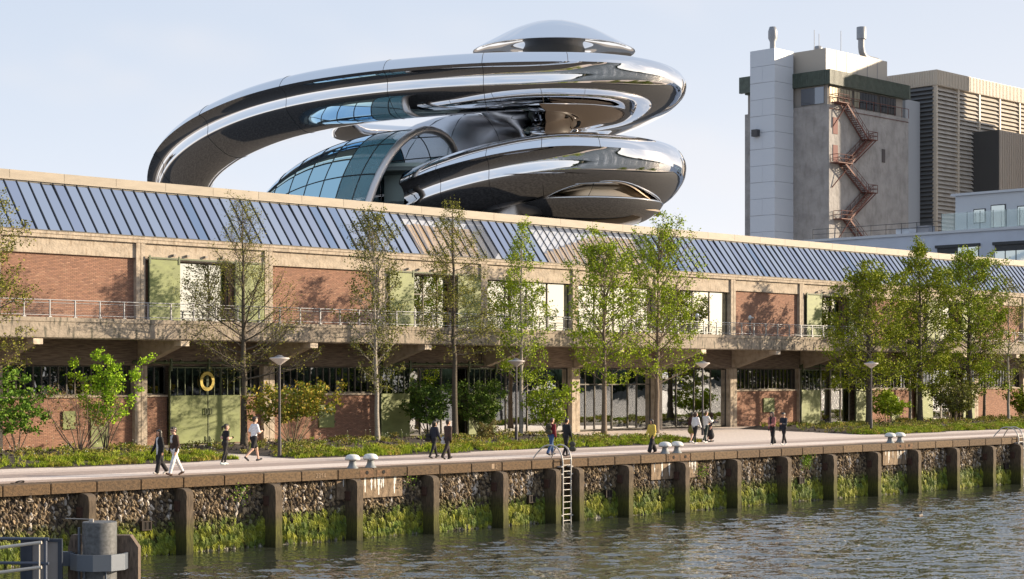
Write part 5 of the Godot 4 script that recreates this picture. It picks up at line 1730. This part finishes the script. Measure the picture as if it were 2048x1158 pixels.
	for k in 3:
		var b := MB.new()
		for i in 16:
			var a := r.randf() * TAU
			var o := Vector3(cos(a), 0, sin(a)) * 0.10 * sqrt(r.randf())
			var tip := o + Vector3(r.randfn(0, 0.10), 0.14 + 0.17 * r.randf(), r.randfn(0, 0.10))
			var sd := Vector3(-sin(a), 0, cos(a)) * 0.011
			var m := o.lerp(tip, 0.55) + Vector3(0, 0.03, 0)
			b.quad(o - sd, o + sd, m + sd, m - sd)
			b.tri(m - sd, m + sd, tip)
		tuft.append(b)
	var herb := MB.new()
	for i in 26: leaf_at(herb, Vector3(r.randfn(0, 0.13), 0.06 + 0.22 * r.randf(), r.randfn(0, 0.13)), 0.09, Color.WHITE, r)
	var patchy := noise(0.25, 3, FastNoiseLite.TYPE_SIMPLEX_SMOOTH, 61)
	var lists := [[], [], [], []]
	var cols := [[], [], [], []]
	for b in beds():
		var x_max := minf(b.x1 + 3.0, 92.0)
		var x_min := maxf(b.x0 - 3.0, -26.0)
		var want := int((x_max - x_min) * 330)
		for i in want:
			var x := lerpf(x_min, x_max, r.randf())
			var front := r.randf() < 0.72
			var z: float = (b.z1 + 0.4 - absf(r.randfn(0, 1.25))) if front else lerpf(b.z0, b.z1, r.randf())
			var d := inside_bed(b, x, z)
			if d < 0.12: continue
			var pn := patchy.get_noise_2d(x * 1.4, z * 1.4)
			if not front and pn < 0.16: continue
			if front and pn < -0.08 and r.randf() < 0.85: continue
			var s := r.randf_range(0.6, 1.15) * (0.75 if d < 0.5 else 1.0)
			var k := r.randi() % 3
			if r.randf() < (0.06 if front else 0.55): k = 3
			var c := Color(0.34, 0.40, 0.035).lerp(Color(0.19, 0.26, 0.025), r.randf())
			if pn > 0.18 and r.randf() < 0.5: c = Color(0.42, 0.34, 0.08)
			if k == 3: c = Color(0.16, 0.20, 0.03).lerp(Color(0.22, 0.17, 0.05), r.randf())
			lists[k].append(Transform3D(Basis(Vector3.UP, r.randf() * TAU).scaled(Vector3(s, s, s)), Vector3(x, bed_height(b, x, z) - 0.02, z)))
			cols[k].append(c * r.randf_range(0.7, 1.3))
	for k in 3: tag(scatter("grass", tuft[k].mesh(leaf_material()), lists[k], cols[k], self), "short meadow grass growing along the front of the planting beds", "grass", "meadow grass in the beds")
	tag(scatter("ground_cover", herb.mesh(leaf_material()), lists[3], cols[3], self), "low leafy herbs growing between the shrubs", "ground cover")
	# mulch clods and white flower heads
	var clod := []
	for i in 1800:
		var b: Dictionary = beds()[i % 3]
		var x := lerpf(maxf(b.x0, -26.0), minf(b.x1, 90.0), r.randf())
		var z := lerpf(b.z0 + 0.5, b.z1 - 2.5, r.randf())
		if inside_bed(b, x, z) < 0.3: continue
		var s := 0.08 + 0.22 * r.randf() * r.randf()
		clod.append(Transform3D(Basis.from_euler(Vector3(r.randf() * TAU, r.randf() * TAU, 0)).scaled(Vector3(s, s * 0.7, s)), Vector3(x, bed_height(b, x, z) + s * 0.1, z)))
	tag(scatter("soil_clods", rock(r).mesh(plain("clod", lin(0.05, 0.035, 0.027), 0.95)), clod, [], self), "dark clods of soil heaped in the planting beds", "soil")
	var fl := MB.new()
	for i in 150:
		var b: Dictionary = beds()[i % 2]
		var x := lerpf(maxf(b.x0, -20.0), minf(b.x1, 24.0), r.randf())
		var z := lerpf(b.z0 + 1.0, b.z1 - 0.4, r.randf())
		if inside_bed(b, x, z) < 0.3: continue
		var o := Vector3(x, bed_height(b, x, z) + 0.25 + 0.3 * r.randf(), z)
		fl.col = Color(0.84, 0.84, 0.728)
		fl.ball(o, Vector3(0.022, 0.016, 0.022), 3)
		fl.col = Color(0.168, 0.224, 0.042)
		fl.tube([Vector3(o.x + r.randfn(0, 0.03), bed_height(b, x, z), o.z), o], 0.004, 3, false)
	tag(obj("flowers", fl, vcol("flower", 0.7)), "tiny white flower heads on thin stalks in the left beds", "flowers", "", "stuff")

# ---------- people
# bones [a, b, radius a, radius b, depth factor] joined by a smooth minimum and meshed by surface nets
func sdf(mb: MB, bones: Array, cell: float, k: float) -> void:
	var lo := Vector3.ONE * 1e9
	var hi := -lo
	for b in bones:
		var m: float = maxf(b[2], b[3]) + cell * 3.0 + k * 0.3
		for q in 2:
			lo = lo.min(b[q] - Vector3.ONE * m)
			hi = hi.max(b[q] + Vector3.ONE * m)
	var nx := int((hi.x - lo.x) / cell) + 2
	var ny := int((hi.y - lo.y) / cell) + 2
	var nz := int((hi.z - lo.z) / cell) + 2
	var f := PackedFloat32Array()
	f.resize(nx * ny * nz)
	f.fill(9.0)
	var sy := nx
	var sz := nx * ny
	for b in bones:
		var a: Vector3 = b[0]
		var e: Vector3 = b[1]
		var ra: float = b[2]
		var rb: float = b[3]
		var zs: float = b[4]
		var m := maxf(ra, rb) + k + cell * 2.0
		var l := ((a.min(e) - Vector3.ONE * m) - lo) / cell
		var u := ((a.max(e) + Vector3.ONE * m) - lo) / cell
		var d := (e - a) * Vector3(1, 1, zs)
		var dd := maxf(d.length_squared(), 1e-9)
		for z in range(maxi(0, int(l.z)), mini(nz, int(u.z) + 1)):
			for y in range(maxi(0, int(l.y)), mini(ny, int(u.y) + 1)):
				var i := z * sz + y * sy
				for x in range(maxi(0, int(l.x)), mini(nx, int(u.x) + 1)):
					var p := (lo + Vector3(x, y, z) * cell - a) * Vector3(1, 1, zs)
					var t := clampf(p.dot(d) / dd, 0.0, 1.0)
					var v := (p - d * t).length() - lerpf(ra, rb, t)
					var o := f[i + x]
					if o > 8.0: f[i + x] = v
					else:
						var h := maxf(k - absf(o - v), 0.0) / k
						f[i + x] = minf(o, v) - h * h * k * 0.25
	var ids := {}
	var first := mb.v.size()
	for z in nz - 1:
		for y in ny - 1:
			var i := z * sz + y * sy
			for x in nx - 1:
				var c := f[i + x]
				if absf(c) > cell * 2.2: continue
				var n := 0
				var s := Vector3.ZERO
				var vals := [c, f[i + x + 1], f[i + x + sy], f[i + x + sy + 1], f[i + x + sz], f[i + x + sz + 1], f[i + x + sz + sy], f[i + x + sz + sy + 1]]
				var inside := 0
				for q in 8:
					if vals[q] < 0.0: inside += 1
				if inside == 0 or inside == 8: continue
				for q in 8:
					for ax in 3:
						if q & (1 << ax): continue
						var w: int = q | (1 << ax)
						var va: float = vals[q]
						var vb: float = vals[w]
						if (va < 0.0) != (vb < 0.0):
							var t := va / (va - vb)
							var p0 := Vector3(q & 1, (q >> 1) & 1, (q >> 2) & 1)
							var p1 := Vector3(w & 1, (w >> 1) & 1, (w >> 2) & 1)
							s += p0.lerp(p1, t)
							n += 1
				ids[i + x] = mb.v.size()
				mb.v.append(lo + (Vector3(x, y, z) + s / n) * cell)
				var gx: float = (vals[1] + vals[3] + vals[5] + vals[7]) - (vals[0] + vals[2] + vals[4] + vals[6])
				var gy: float = (vals[2] + vals[3] + vals[6] + vals[7]) - (vals[0] + vals[1] + vals[4] + vals[5])
				var gz: float = (vals[4] + vals[5] + vals[6] + vals[7]) - (vals[0] + vals[1] + vals[2] + vals[3])
				mb.n.append(Vector3(gx, gy, gz).normalized())
				mb.c.append(mb.col)
	var steps := [1, sy, sz]
	for i in ids.keys():
		for ax in 3:
			var o: int = i + steps[ax]
			if (f[i] < 0.0) == (f[o] < 0.0): continue
			var p: int = steps[(ax + 1) % 3]
			var q: int = steps[(ax + 2) % 3]
			if not (ids.has(i - p) and ids.has(i - q) and ids.has(i - p - q)): continue
			var a: int = ids[i]
			var b: int = ids[i - p]
			var c: int = ids[i - p - q]
			var e: int = ids[i - q]
			if f[i] < 0.0: mb.t.append_array([a, c, b, a, e, c])
			else: mb.t.append_array([a, b, c, a, c, e])

var head_mb: MB
var hand_mb: MB

func head_and_hand() -> void:
	head_mb = MB.new()
	sdf(head_mb, [
		[Vector3(0, 0.035, -0.015), Vector3(0, 0.045, -0.005), 0.088, 0.088, 0.92],
		[Vector3(0, -0.02, 0.03), Vector3(0, -0.075, 0.045), 0.066, 0.036, 1.0],
		[Vector3(-0.03, -0.065, 0.02), Vector3(0.03, -0.065, 0.02), 0.038, 0.038, 1.0],
		[Vector3(0, 0.005, 0.092), Vector3(0, -0.03, 0.108), 0.009, 0.014, 1.0],
		[Vector3(-0.035, 0.028, 0.078), Vector3(0.035, 0.028, 0.078), 0.014, 0.014, 1.0],
		[Vector3(-0.018, -0.058, 0.085), Vector3(0.018, -0.058, 0.085), 0.01, 0.01, 1.0],
		[Vector3(-0.082, 0.01, -0.012), Vector3(-0.078, -0.03, -0.008), 0.013, 0.009, 0.7],
		[Vector3(0.082, 0.01, -0.012), Vector3(0.078, -0.03, -0.008), 0.013, 0.009, 0.7],
		[Vector3(0, -0.05, -0.03), Vector3(0, -0.14, -0.045), 0.05, 0.054, 1.0]], 0.0075, 0.022)
	for i in head_mb.v.size():
		var p := head_mb.v[i]
		if p.z > 0.07 and p.y < -0.047 and p.y > -0.066 and absf(p.x) < 0.026: head_mb.c[i] = Color(0.72, 0.42, 0.42)
	head_mb.col = Color(0.04, 0.03, 0.03)
	for s in [-1.0, 1.0]: head_mb.ball(Vector3(0.031 * s, 0.006, 0.088), Vector3(0.013, 0.008, 0.007), 5)
	for s in [-1.0, 1.0]: head_mb.box(Vector3(0.032 * s, 0.028, 0.094), Vector3(0.03, 0.006, 0.008))
	hand_mb = MB.new()          # wrist at the origin, fingers hang down, thumb forward (+z), palm towards -x
	var bones := [[Vector3(0, 0, 0), Vector3(0, -0.03, 0.0), 0.024, 0.026, 1.0],
		[Vector3(0, -0.035, -0.022), Vector3(0, -0.085, -0.028), 0.017, 0.014, 1.0], [Vector3(0, -0.035, 0.018), Vector3(0, -0.09, 0.024), 0.018, 0.014, 1.0],
		[Vector3(0, -0.03, 0.02), Vector3(-0.018, -0.062, 0.046), 0.014, 0.011, 1.0], [Vector3(-0.018, -0.062, 0.046), Vector3(-0.03, -0.092, 0.05), 0.010, 0.008, 1.0]]
	for k in 4:
		var z: float = [0.027, 0.010, -0.009, -0.028][k]
		var l: float = [0.070, 0.078, 0.072, 0.055][k]
		var a := Vector3(0, -0.09, z)
		var b := a + Vector3(-0.008, -l * 0.5, z * 0.08)
		var c := b + Vector3(-0.022, -l * 0.42, 0)
		bones.append([a, b, 0.0095, 0.0088, 1.0])
		bones.append([b, c, 0.0088, 0.0072, 1.0])
	sdf(hand_mb, bones, 0.0045, 0.008)

func person(label: String, x: float, z: float, yaw: float, p: Dictionary) -> Node3D:
	var w := thing("person", label, "person", Vector3(x, 0.0, z), deg_to_rad(yaw))
	var s: float = p.h / 1.75
	var skin: Color = p.get("skin", Color(0.42, 0.24, 0.16))
	# joints
	var J := {}
	var lean := deg_to_rad(p.get("lean", 4.0))
	var up := Vector3(0, cos(lean), sin(lean))
	J.hip = Vector3(0, 0.93, 0)
	var low := 9.0
	for i in 2:
		var e := 1.0 if i == 0 else -1.0
		var a := deg_to_rad(p.thigh[i])
		var c := a - deg_to_rad(p.knee[i])
		var h := Vector3(0.085 * e, 0.91, 0)
		var k := h + Vector3(0.012 * e, -cos(a), sin(a)) * 0.43
		var an := k + Vector3(0, -cos(c), sin(c)) * 0.42
		var fp := c * (0.85 if c < 0.0 else 1.0)
		var toe := an + Vector3(0.02 * e, -0.045 * cos(fp) + sin(fp) * 0.16, 0.16 * cos(fp) + 0.045 * sin(fp) * 0.5)
		var heel := an + Vector3(0, -0.05 * cos(fp) - 0.03 * sin(fp), -0.05 * cos(fp) - 0.04 * sin(fp))
		J["h%d" % i] = h; J["k%d" % i] = k; J["a%d" % i] = an; J["t%d" % i] = toe; J["e%d" % i] = heel
		low = minf(low, minf(toe.y - 0.03, heel.y - 0.035))
	var chest: Vector3 = J.hip + up * 0.38
	var neck: Vector3 = J.hip + up * 0.53
	for i in 2:
		var e := 1.0 if i == 0 else -1.0
		var sh: Vector3 = J.hip + up * 0.475 + Vector3(0.165 * e * p.get("broad", 1.0), 0, 0)
		var am: Array = p.arm[i]
		var a := deg_to_rad(am[0]) + lean
		var o := deg_to_rad(am[1])
		var d := Vector3(sin(o) * e, -cos(a) * cos(o), sin(a) * cos(o))
		var el := sh + d * 0.28
		var b := a + deg_to_rad(am[2])
		var inw: float = am[3] if am.size() > 3 else 0.0
		var d2 := Vector3(-inw * e, -cos(b), sin(b)).normalized()
		var wr := el + d2 * 0.245
		J["s%d" % i] = sh; J["l%d" % i] = el; J["w%d" % i] = wr; J["f%d" % i] = d2
	var turn := Basis(Vector3.UP, deg_to_rad(p.get("turn", 0.0)))
	var head := Transform3D(turn, neck + Vector3(0, 0.165, 0.02))
	var fix := Transform3D(Basis().scaled(Vector3.ONE * s), Vector3(0, -low * s, 0))
	var finish := func(q: MB) -> MB:
		for i in q.v.size(): q.v[i] = fix * q.v[i]
		return q
	# body
	var b := MB.new()
	b.col = skin
	var bones := [[J.hip + Vector3(-0.06, 0, 0), J.hip + Vector3(0.06, 0, 0), 0.105, 0.105, 1.1], [J.hip, chest, 0.115, 0.14, 1.3], [J.s0.lerp(J.s1, 0.12), J.s0.lerp(J.s1, 0.88), 0.062, 0.062, 1.1], [neck - up * 0.06, neck + up * 0.09, 0.054, 0.05, 1.0]]
	for i in 2:
		bones.append_array([[J["h%d" % i], J["k%d" % i], 0.08, 0.055, 1.0], [J["k%d" % i], J["a%d" % i], 0.056, 0.036, 1.0], [J["e%d" % i], J["t%d" % i], 0.036, 0.028, 1.0], [J["s%d" % i], J["l%d" % i], 0.05, 0.041, 1.0], [J["l%d" % i], J["w%d" % i], 0.041, 0.028, 1.0]])
	sdf(b, bones, 0.023, 0.05)
	var hd := MB.new()
	hd.add(head_mb, head)
	for i in hd.c.size(): hd.c[i] = Color(hd.c[i].r * skin.r, hd.c[i].g * skin.g, hd.c[i].b * skin.b)
	b.add(hd)
	for i in 2:
		var d2: Vector3 = J["f%d" % i]
		var fwd := Vector3(0, 0, 1)
		if absf(d2.z) > 0.8: fwd = Vector3.UP
		var xx := (-d2).cross(fwd).normalized()
		var zz := xx.cross(-d2)
		var hm := MB.new()
		hm.add(hand_mb, Transform3D(Basis(xx * (1.0 if i == 0 else -1.0), -d2, zz), J["w%d" % i]))
		for k in hm.c.size(): hm.c[k] = skin
		b.add(hm)
	obj("body", finish.call(b), vcol("skin", 0.55), w)
	var cloth := func(called: String, bn: Array, c: Color, cell := 0.022, k := 0.04) -> void:
		var q := MB.new()
		q.col = c
		sdf(q, bn, cell, k)
		for i in q.c.size():                              # folds and weave: slight tone changes
			q.c[i] = c * (0.94 + 0.12 * sin(q.v[i].y * 60.0 + q.v[i].x * 25.0) * sin(q.v[i].z * 40.0 + 1.0))
		obj(called, finish.call(q), vcol("cloth", 0.85), w)
	# lower garment
	var lw: float = p.get("leg_wide", 1.0)
	var low_bones := [[J.hip + Vector3(-0.055, 0, 0), J.hip + Vector3(0.055, 0, 0), 0.122, 0.122, 1.08]]
	if p.bottom == "skirt":
		var hem: float = p.get("hem", 0.2)
		low_bones.append([J.hip, Vector3(0, hem + 0.2, 0.02), 0.12, 0.25, 1.15])
		low_bones.append([Vector3(-0.08, hem + 0.2, 0.02), Vector3(0.08, hem + 0.2, 0.02), 0.2, 0.2, 1.1])
	else:
		for i in 2:
			var kn: Vector3 = J["k%d" % i]
			var an: Vector3 = J["a%d" % i]
			if p.bottom == "shorts": low_bones.append([J["h%d" % i], J["h%d" % i].lerp(kn, 0.8), 0.098, 0.088, 1.0])
			else:
				low_bones.append([J["h%d" % i], kn, 0.094, 0.066 * lw, 1.0])
				low_bones.append([kn, an + (kn - an) * 0.04, 0.066 * lw, 0.05 * lw * (1.0 if lw < 1.2 else 1.25), 1.0])
	cloth.call("skirt" if p.bottom == "skirt" else ("shorts" if p.bottom == "shorts" else "trousers"), low_bones, p.bottom_color)
	# upper garment
	var bulk: float = p.get("bulk", 0.018)
	var tb := [[J.hip + up * p.get("top_low", 0.02), chest, 0.122 + bulk, 0.146 + bulk, 1.25], [J.s0.lerp(J.s1, 0.08), J.s0.lerp(J.s1, 0.92), 0.066 + bulk * 0.8, 0.066 + bulk * 0.8, 1.05], [neck - up * 0.1, neck - up * 0.035, 0.075, 0.066, 1.0]]
	if p.get("coat", 0.0) > 0.0:
		tb.append([J.hip + up * 0.05, J.hip - Vector3(0, p.coat, -0.02), 0.13 + bulk, 0.16 + bulk, 1.15])
		tb.append([J.hip + Vector3(-0.07, 0, 0), J.hip + Vector3(0.07, -p.coat, 0.02), 0.12, 0.12, 1.1])
	var sl: float = p.get("sleeve", 1.0)
	for i in 2:
		if sl >= 0.99: tb.append_array([[J["s%d" % i], J["l%d" % i], 0.058 + bulk * 0.7, 0.05 + bulk * 0.7, 1.0], [J["l%d" % i], J["l%d" % i].lerp(J["w%d" % i], 0.97), 0.05 + bulk * 0.7, 0.04 + bulk * 0.6, 1.0]])
		else: tb.append([J["s%d" % i], J["s%d" % i].lerp(J["l%d" % i], sl * 2.0), 0.06 + bulk * 0.4, 0.056 + bulk * 0.4, 1.0])
	cloth.call(p.get("top", "jacket"), tb, p.top_color)
	if p.has("shirt"): cloth.call("shirt", [[J.hip + up * p.get("shirt_low", -0.02) + Vector3(0, 0, 0.075), chest + up * 0.1 + Vector3(0, 0, 0.06), 0.05 + bulk, 0.04 + bulk, 0.7], [neck - up * 0.08, neck - up * 0.01, 0.062, 0.058, 1.0]], p.shirt)
	# shoes
	var sb := []
	for i in 2: sb.append_array([[J["e%d" % i], J["t%d" % i], 0.045, 0.036, 1.0], [J["a%d" % i] - Vector3(0, 0.02, 0), J["e%d" % i], 0.042, 0.043, 1.0]])
	cloth.call("shoes", sb, p.shoes, 0.014, 0.02)
	# hair
	var hb := [[Vector3(0, 0.06, -0.022), Vector3(0, 0.055, -0.04), 0.093, 0.09, 0.95], [Vector3(0, 0.0, -0.06), Vector3(0, -0.035, -0.06), 0.068, 0.058, 1.0], [Vector3(-0.045, 0.092, 0.045), Vector3(0.045, 0.092, 0.045), 0.04, 0.04, 1.0]]
	match p.get("hair", "short"):
		"long":
			for e in [-1.0, 1.0]: hb.append([Vector3(0.07 * e, 0.04, 0.0), Vector3(0.09 * e, -0.20, 0.0), 0.045, 0.04, 1.0])
			hb.append([Vector3(0, 0.0, -0.07), Vector3(0, -0.24, -0.09), 0.08, 0.07, 1.0])
		"bob":
			for e in [-1.0, 1.0]: hb.append([Vector3(0.07 * e, 0.04, 0.0), Vector3(0.075 * e, -0.07, 0.0), 0.042, 0.038, 1.0])
			hb.append([Vector3(0, 0.0, -0.06), Vector3(0, -0.09, -0.06), 0.08, 0.07, 1.0])
		"tail":
			hb.append([Vector3(0, 0.05, -0.11), Vector3(0, 0.0, -0.19), 0.03, 0.045, 1.0])
			hb.append([Vector3(0, 0.0, -0.19), Vector3(0, -0.18, -0.2), 0.045, 0.018, 1.0])
		"cap":
			hb.append([Vector3(-0.03, 0.06, 0.1), Vector3(0.03, 0.06, 0.1), 0.02, 0.02, 1.0])
	var hq := MB.new()
	hq.col = p.get("hair_color", Color(0.016, 0.012, 0.010))
	sdf(hq, hb, 0.011, 0.025)
	for i in hq.v.size(): hq.v[i] = head * hq.v[i]
	obj("hair", finish.call(hq), vcol("hair", 0.45), w)
	if p.get("glasses", false):
		var gq := MB.new()
		for e in [-1.0, 1.0]:
			gq.box(head * Vector3(0.034 * e, 0.008, 0.099), Vector3(0.05, 0.034, 0.012), turn)
			gq.box(head * Vector3(0.078 * e, 0.014, 0.05), Vector3(0.006, 0.01, 0.10), turn)
		obj("sunglasses", finish.call(gq), plain("dark_lens", lin(0.01, 0.01, 0.012), 0.15), w)
	w.set_meta("hand", fix * J.w0)
	w.set_meta("back", fix * (chest - Vector3(0, 0.06, 0.2)))
	return w

func bag(called: String, label: String, cat: String, by: Node3D, at: Vector3, size: Vector3, c: Color) -> void:
	var w := thing(called, label, cat, by.transform * at, by.rotation.y)
	var q := MB.new()
	q.col = c
	sdf(q, [[Vector3(-size.x * 0.3, -size.y * 0.3, 0), Vector3(size.x * 0.3, -size.y * 0.3, 0), size.z * 0.5, size.z * 0.5, 1.0], [Vector3(-size.x * 0.25, size.y * 0.25, 0), Vector3(size.x * 0.25, size.y * 0.25, 0), size.z * 0.42, size.z * 0.42, 1.0], [Vector3(0, -size.y * 0.3, 0), Vector3(0, size.y * 0.3, 0), size.z * 0.5, size.z * 0.42, 1.0]], 0.02, 0.06)
	for i in q.c.size(): q.c[i] = c * (0.75 + 0.5 * absf(sin(q.v[i].y * 30.0) * sin(q.v[i].x * 23.0 + q.v[i].z * 31.0)))
	obj("shell", q, vcol("cloth", 0.85), w)
	q = MB.new()
	q.tube(spline([Vector3(-size.x * 0.22, size.y * 0.4, 0), Vector3(-size.x * 0.15, size.y * 0.62, 0), Vector3(0, size.y * 0.7, 0), Vector3(size.x * 0.15, size.y * 0.62, 0), Vector3(size.x * 0.22, size.y * 0.4, 0)], 3), 0.012, 5)
	obj("strap", q, plain("strap_dark", lin(0.02, 0.02, 0.02), 0.7), w)

func people() -> void:
	head_and_hand()
	var black := Color(0.012, 0.012, 0.014)
	var navy := Color(0.014, 0.017, 0.032)
	var tan := Color(0.50, 0.29, 0.19)
	var pale := Color(0.56, 0.34, 0.25)
	var hang := [[-14, 5, 14], [12, 5, 16]]
	person("woman with long hair in an open black coat over a white top, walking left", -14.55, 23.2, -92, {"h": 1.62, "thigh": [16, -14], "knee": [4, 22], "arm": hang, "bottom": "trousers", "bottom_color": black, "leg_wide": 1.35, "top": "coat", "coat": 0.34, "top_color": black, "shirt": Color(0.62, 0.64, 0.66), "shirt_low": -0.14, "shoes": Color(0.45, 0.43, 0.4), "hair": "long", "turn": 14, "skin": tan, "broad": 0.9})
	person("man in a brown jacket, sunglasses and white trousers walking left", -14.6, 24.2, -90, {"h": 1.76, "thigh": [20, -24], "knee": [3, 8], "arm": [[-10, 8, 25], [-20, 14, 45, 0.2]], "bottom": "trousers", "bottom_color": Color(0.72, 0.72, 0.72), "leg_wide": 1.15, "top_color": Color(0.055, 0.028, 0.018), "top_low": 0.0, "shirt": Color(0.5, 0.5, 0.5), "shirt_low": 0.3, "shoes": Color(0.05, 0.025, 0.018), "hair_color": Color(0.03, 0.02, 0.014), "glasses": true, "skin": pale, "turn": -5})
	person("woman jogging away in a black tee and black leggings with a ponytail", -8.73, 19.2, 88, {"h": 1.63, "thigh": [18, -10], "knee": [28, 12], "arm": [[-35, 6, 95, 0.3], [-10, 6, 100, 0.3]], "bottom": "trousers", "bottom_color": Color(0.02, 0.018, 0.018), "leg_wide": 0.92, "top": "tee", "bulk": 0.006, "sleeve": 0.3, "top_color": black, "shoes": Color(0.55, 0.66, 0.66), "hair": "tail", "hair_color": Color(0.018, 0.012, 0.009), "skin": pale, "lean": 8, "broad": 0.88, "turn": -25})
	person("man jogging away in a white tee and black shorts", -5.9, 17.35, 86, {"h": 1.9, "thigh": [26, -16], "knee": [14, 30], "arm": [[-30, 10, 80, 0.2], [8, 10, 95, 0.4]], "bottom": "shorts", "bottom_color": black, "top": "tee", "bulk": 0.012, "sleeve": 0.42, "top_color": Color(0.74, 0.75, 0.80), "shoes": Color(0.03, 0.03, 0.035), "hair_color": Color(0.03, 0.02, 0.013), "skin": pale, "lean": 6})
	var a := person("person in a navy jacket with a white hem and black trousers walking away", 1.18, 20.9, 92, {"h": 1.62, "thigh": [22, -18], "knee": [4, 12], "arm": hang, "bottom": "trousers", "bottom_color": black, "leg_wide": 1.1, "top_color": navy, "bulk": 0.03, "top_low": -0.02, "shoes": black, "hair": "bob", "skin": tan, "turn": -20})
	bag("shoulder_bag", "black shoulder bag hanging at the back of the person in the navy jacket", "bag", a, Vector3(0.16, 0.92, -0.2), Vector3(0.26, 0.34, 0.16), Color(0.01, 0.01, 0.012))
	a = person("man in a dark brown jacket and dark trousers walking away", 0.96, 22.0, 90, {"h": 1.7, "thigh": [16, -20], "knee": [3, 14], "arm": [[6, 6, 20], [-12, 6, 16]], "bottom": "trousers", "bottom_color": Color(0.022, 0.016, 0.014), "leg_wide": 1.2, "top_color": Color(0.05, 0.03, 0.025), "bulk": 0.026, "shoes": black, "skin": tan})
	bag("hand_bag", "small whitish bag carried between the navy and the brown jacket", "bag", a, Vector3(0.34, 0.82, 0.08), Vector3(0.2, 0.3, 0.14), Color(0.45, 0.46, 0.48))
	a = person("man in a dark red top and blue jeans walking away", 6.95, 22.5, 88, {"h": 1.68, "thigh": [14, -16], "knee": [3, 14], "arm": [[10, 8, 20], [-8, 8, 18]], "bottom": "trousers", "bottom_color": Color(0.03, 0.075, 0.19), "leg_wide": 1.2, "top": "sweater", "top_color": Color(0.16, 0.012, 0.022), "shoes": black, "hair_color": Color(0.05, 0.03, 0.02), "skin": tan})
	bag("backpack", "olive backpack on the back of the man in the red top", "backpack", a, a.get_meta("back"), Vector3(0.3, 0.46, 0.2), Color(0.045, 0.043, 0.025))
	a = person("man in a black suit jacket and black trousers walking away with a bag", 6.75, 23.6, 90, {"h": 1.68, "thigh": [12, -14], "knee": [3, 12], "arm": [[8, 4, 10], [4, 6, 8]], "bottom": "trousers", "bottom_color": black, "top_color": Color(0.014, 0.015, 0.018), "bulk": 0.024, "top_low": -0.1, "shoes": black, "skin": tan})
	bag("duffel_bag", "mottled grey-green carrier bag held by the man in the black suit jacket", "bag", a, Vector3(-0.34, 0.46, 0.05), Vector3(0.34, 0.42, 0.2), Color(0.06, 0.062, 0.05))
	person("woman in a bright yellow jacket and wide black trousers walking left", 12.1, 24.1, -92, {"h": 1.56, "thigh": [22, -18], "knee": [2, 10], "arm": [[-6, 8, 20], [10, 8, 40, 0.2]], "bottom": "trousers", "bottom_color": black, "leg_wide": 1.75, "top_color": Color(0.62, 0.47, 0.09), "bulk": 0.034, "top_low": -0.06, "shoes": black, "hair": "bob", "skin": tan, "turn": 5})
	person("person in a white hooded top and slim black trousers, seen from behind by the bollards", 22.2, 18.5, 86, {"h": 1.66, "thigh": [10, -16], "knee": [6, 20], "arm": hang, "bottom": "trousers", "bottom_color": black, "leg_wide": 0.95, "top_color": Color(0.68, 0.68, 0.70), "bulk": 0.026, "shoes": Color(0.5, 0.5, 0.5), "hair_color": Color(0.04, 0.02, 0.012), "hair": "bob", "skin": pale, "turn": -20})
	person("woman in an olive skirt half hidden between the two strollers in pale tops", 23.5, 17.2, 90, {"h": 1.6, "thigh": [8, -10], "knee": [3, 10], "arm": hang, "bottom": "skirt", "hem": 0.5, "bottom_color": Color(0.16, 0.14, 0.03), "top": "blouse", "top_color": Color(0.06, 0.02, 0.02), "shoes": Color(0.6, 0.6, 0.6), "hair": "bob", "skin": tan})
	person("man in a pale grey jacket and dark green trousers, middle one of the strollers", 23.7, 18.0, 88, {"h": 1.68, "thigh": [8, -14], "knee": [3, 16], "arm": [[10, 8, 60, 0.3], [30, 14, 70, 0.3]], "bottom": "trousers", "bottom_color": Color(0.018, 0.03, 0.028), "top_color": Color(0.60, 0.58, 0.56), "bulk": 0.03, "top_low": -0.04, "shoes": Color(0.6, 0.6, 0.6), "hair_color": Color(0.08, 0.05, 0.03), "skin": pale})
	person("woman in a navy top and long black skirt, right one of the strollers", 25.1, 17.2, 60, {"h": 1.58, "thigh": [8, -10], "knee": [3, 10], "arm": [[20, 10, 80, 0.4], [20, 10, 70, 0.3]], "bottom": "skirt", "hem": 0.16, "bottom_color": black, "top": "blouse", "top_color": navy, "shoes": black, "hair": "long", "hair_color": Color(0.06, 0.025, 0.012), "skin": pale, "turn": 60, "broad": 0.9})
	person("woman in a pink jacket and wide black trousers beside the man in navy", 24.0, 22.2, -94, {"h": 1.7, "thigh": [10, -14], "knee": [2, 12], "arm": [[10, 6, 60, 0.2], [-6, 6, 14]], "bottom": "trousers", "bottom_color": black, "leg_wide": 1.4, "top_color": Color(0.27, 0.10, 0.10), "bulk": 0.032, "top_low": -0.08, "shirt": black, "shirt_low": -0.1, "shoes": Color(0.5, 0.5, 0.5), "hair": "long", "skin": pale, "turn": 10})
	a = person("man in a navy jacket, dark cap and black trousers beside the woman in pink", 23.9, 23.0, -92, {"h": 1.68, "thigh": [18, -16], "knee": [2, 10], "arm": [[6, 6, 85, 0.3], [-8, 6, 20]], "bottom": "trousers", "bottom_color": black, "top_color": navy, "bulk": 0.03, "top_low": -0.08, "shoes": Color(0.6, 0.6, 0.6), "hair": "cap", "hair_color": Color(0.01, 0.012, 0.02), "skin": tan})
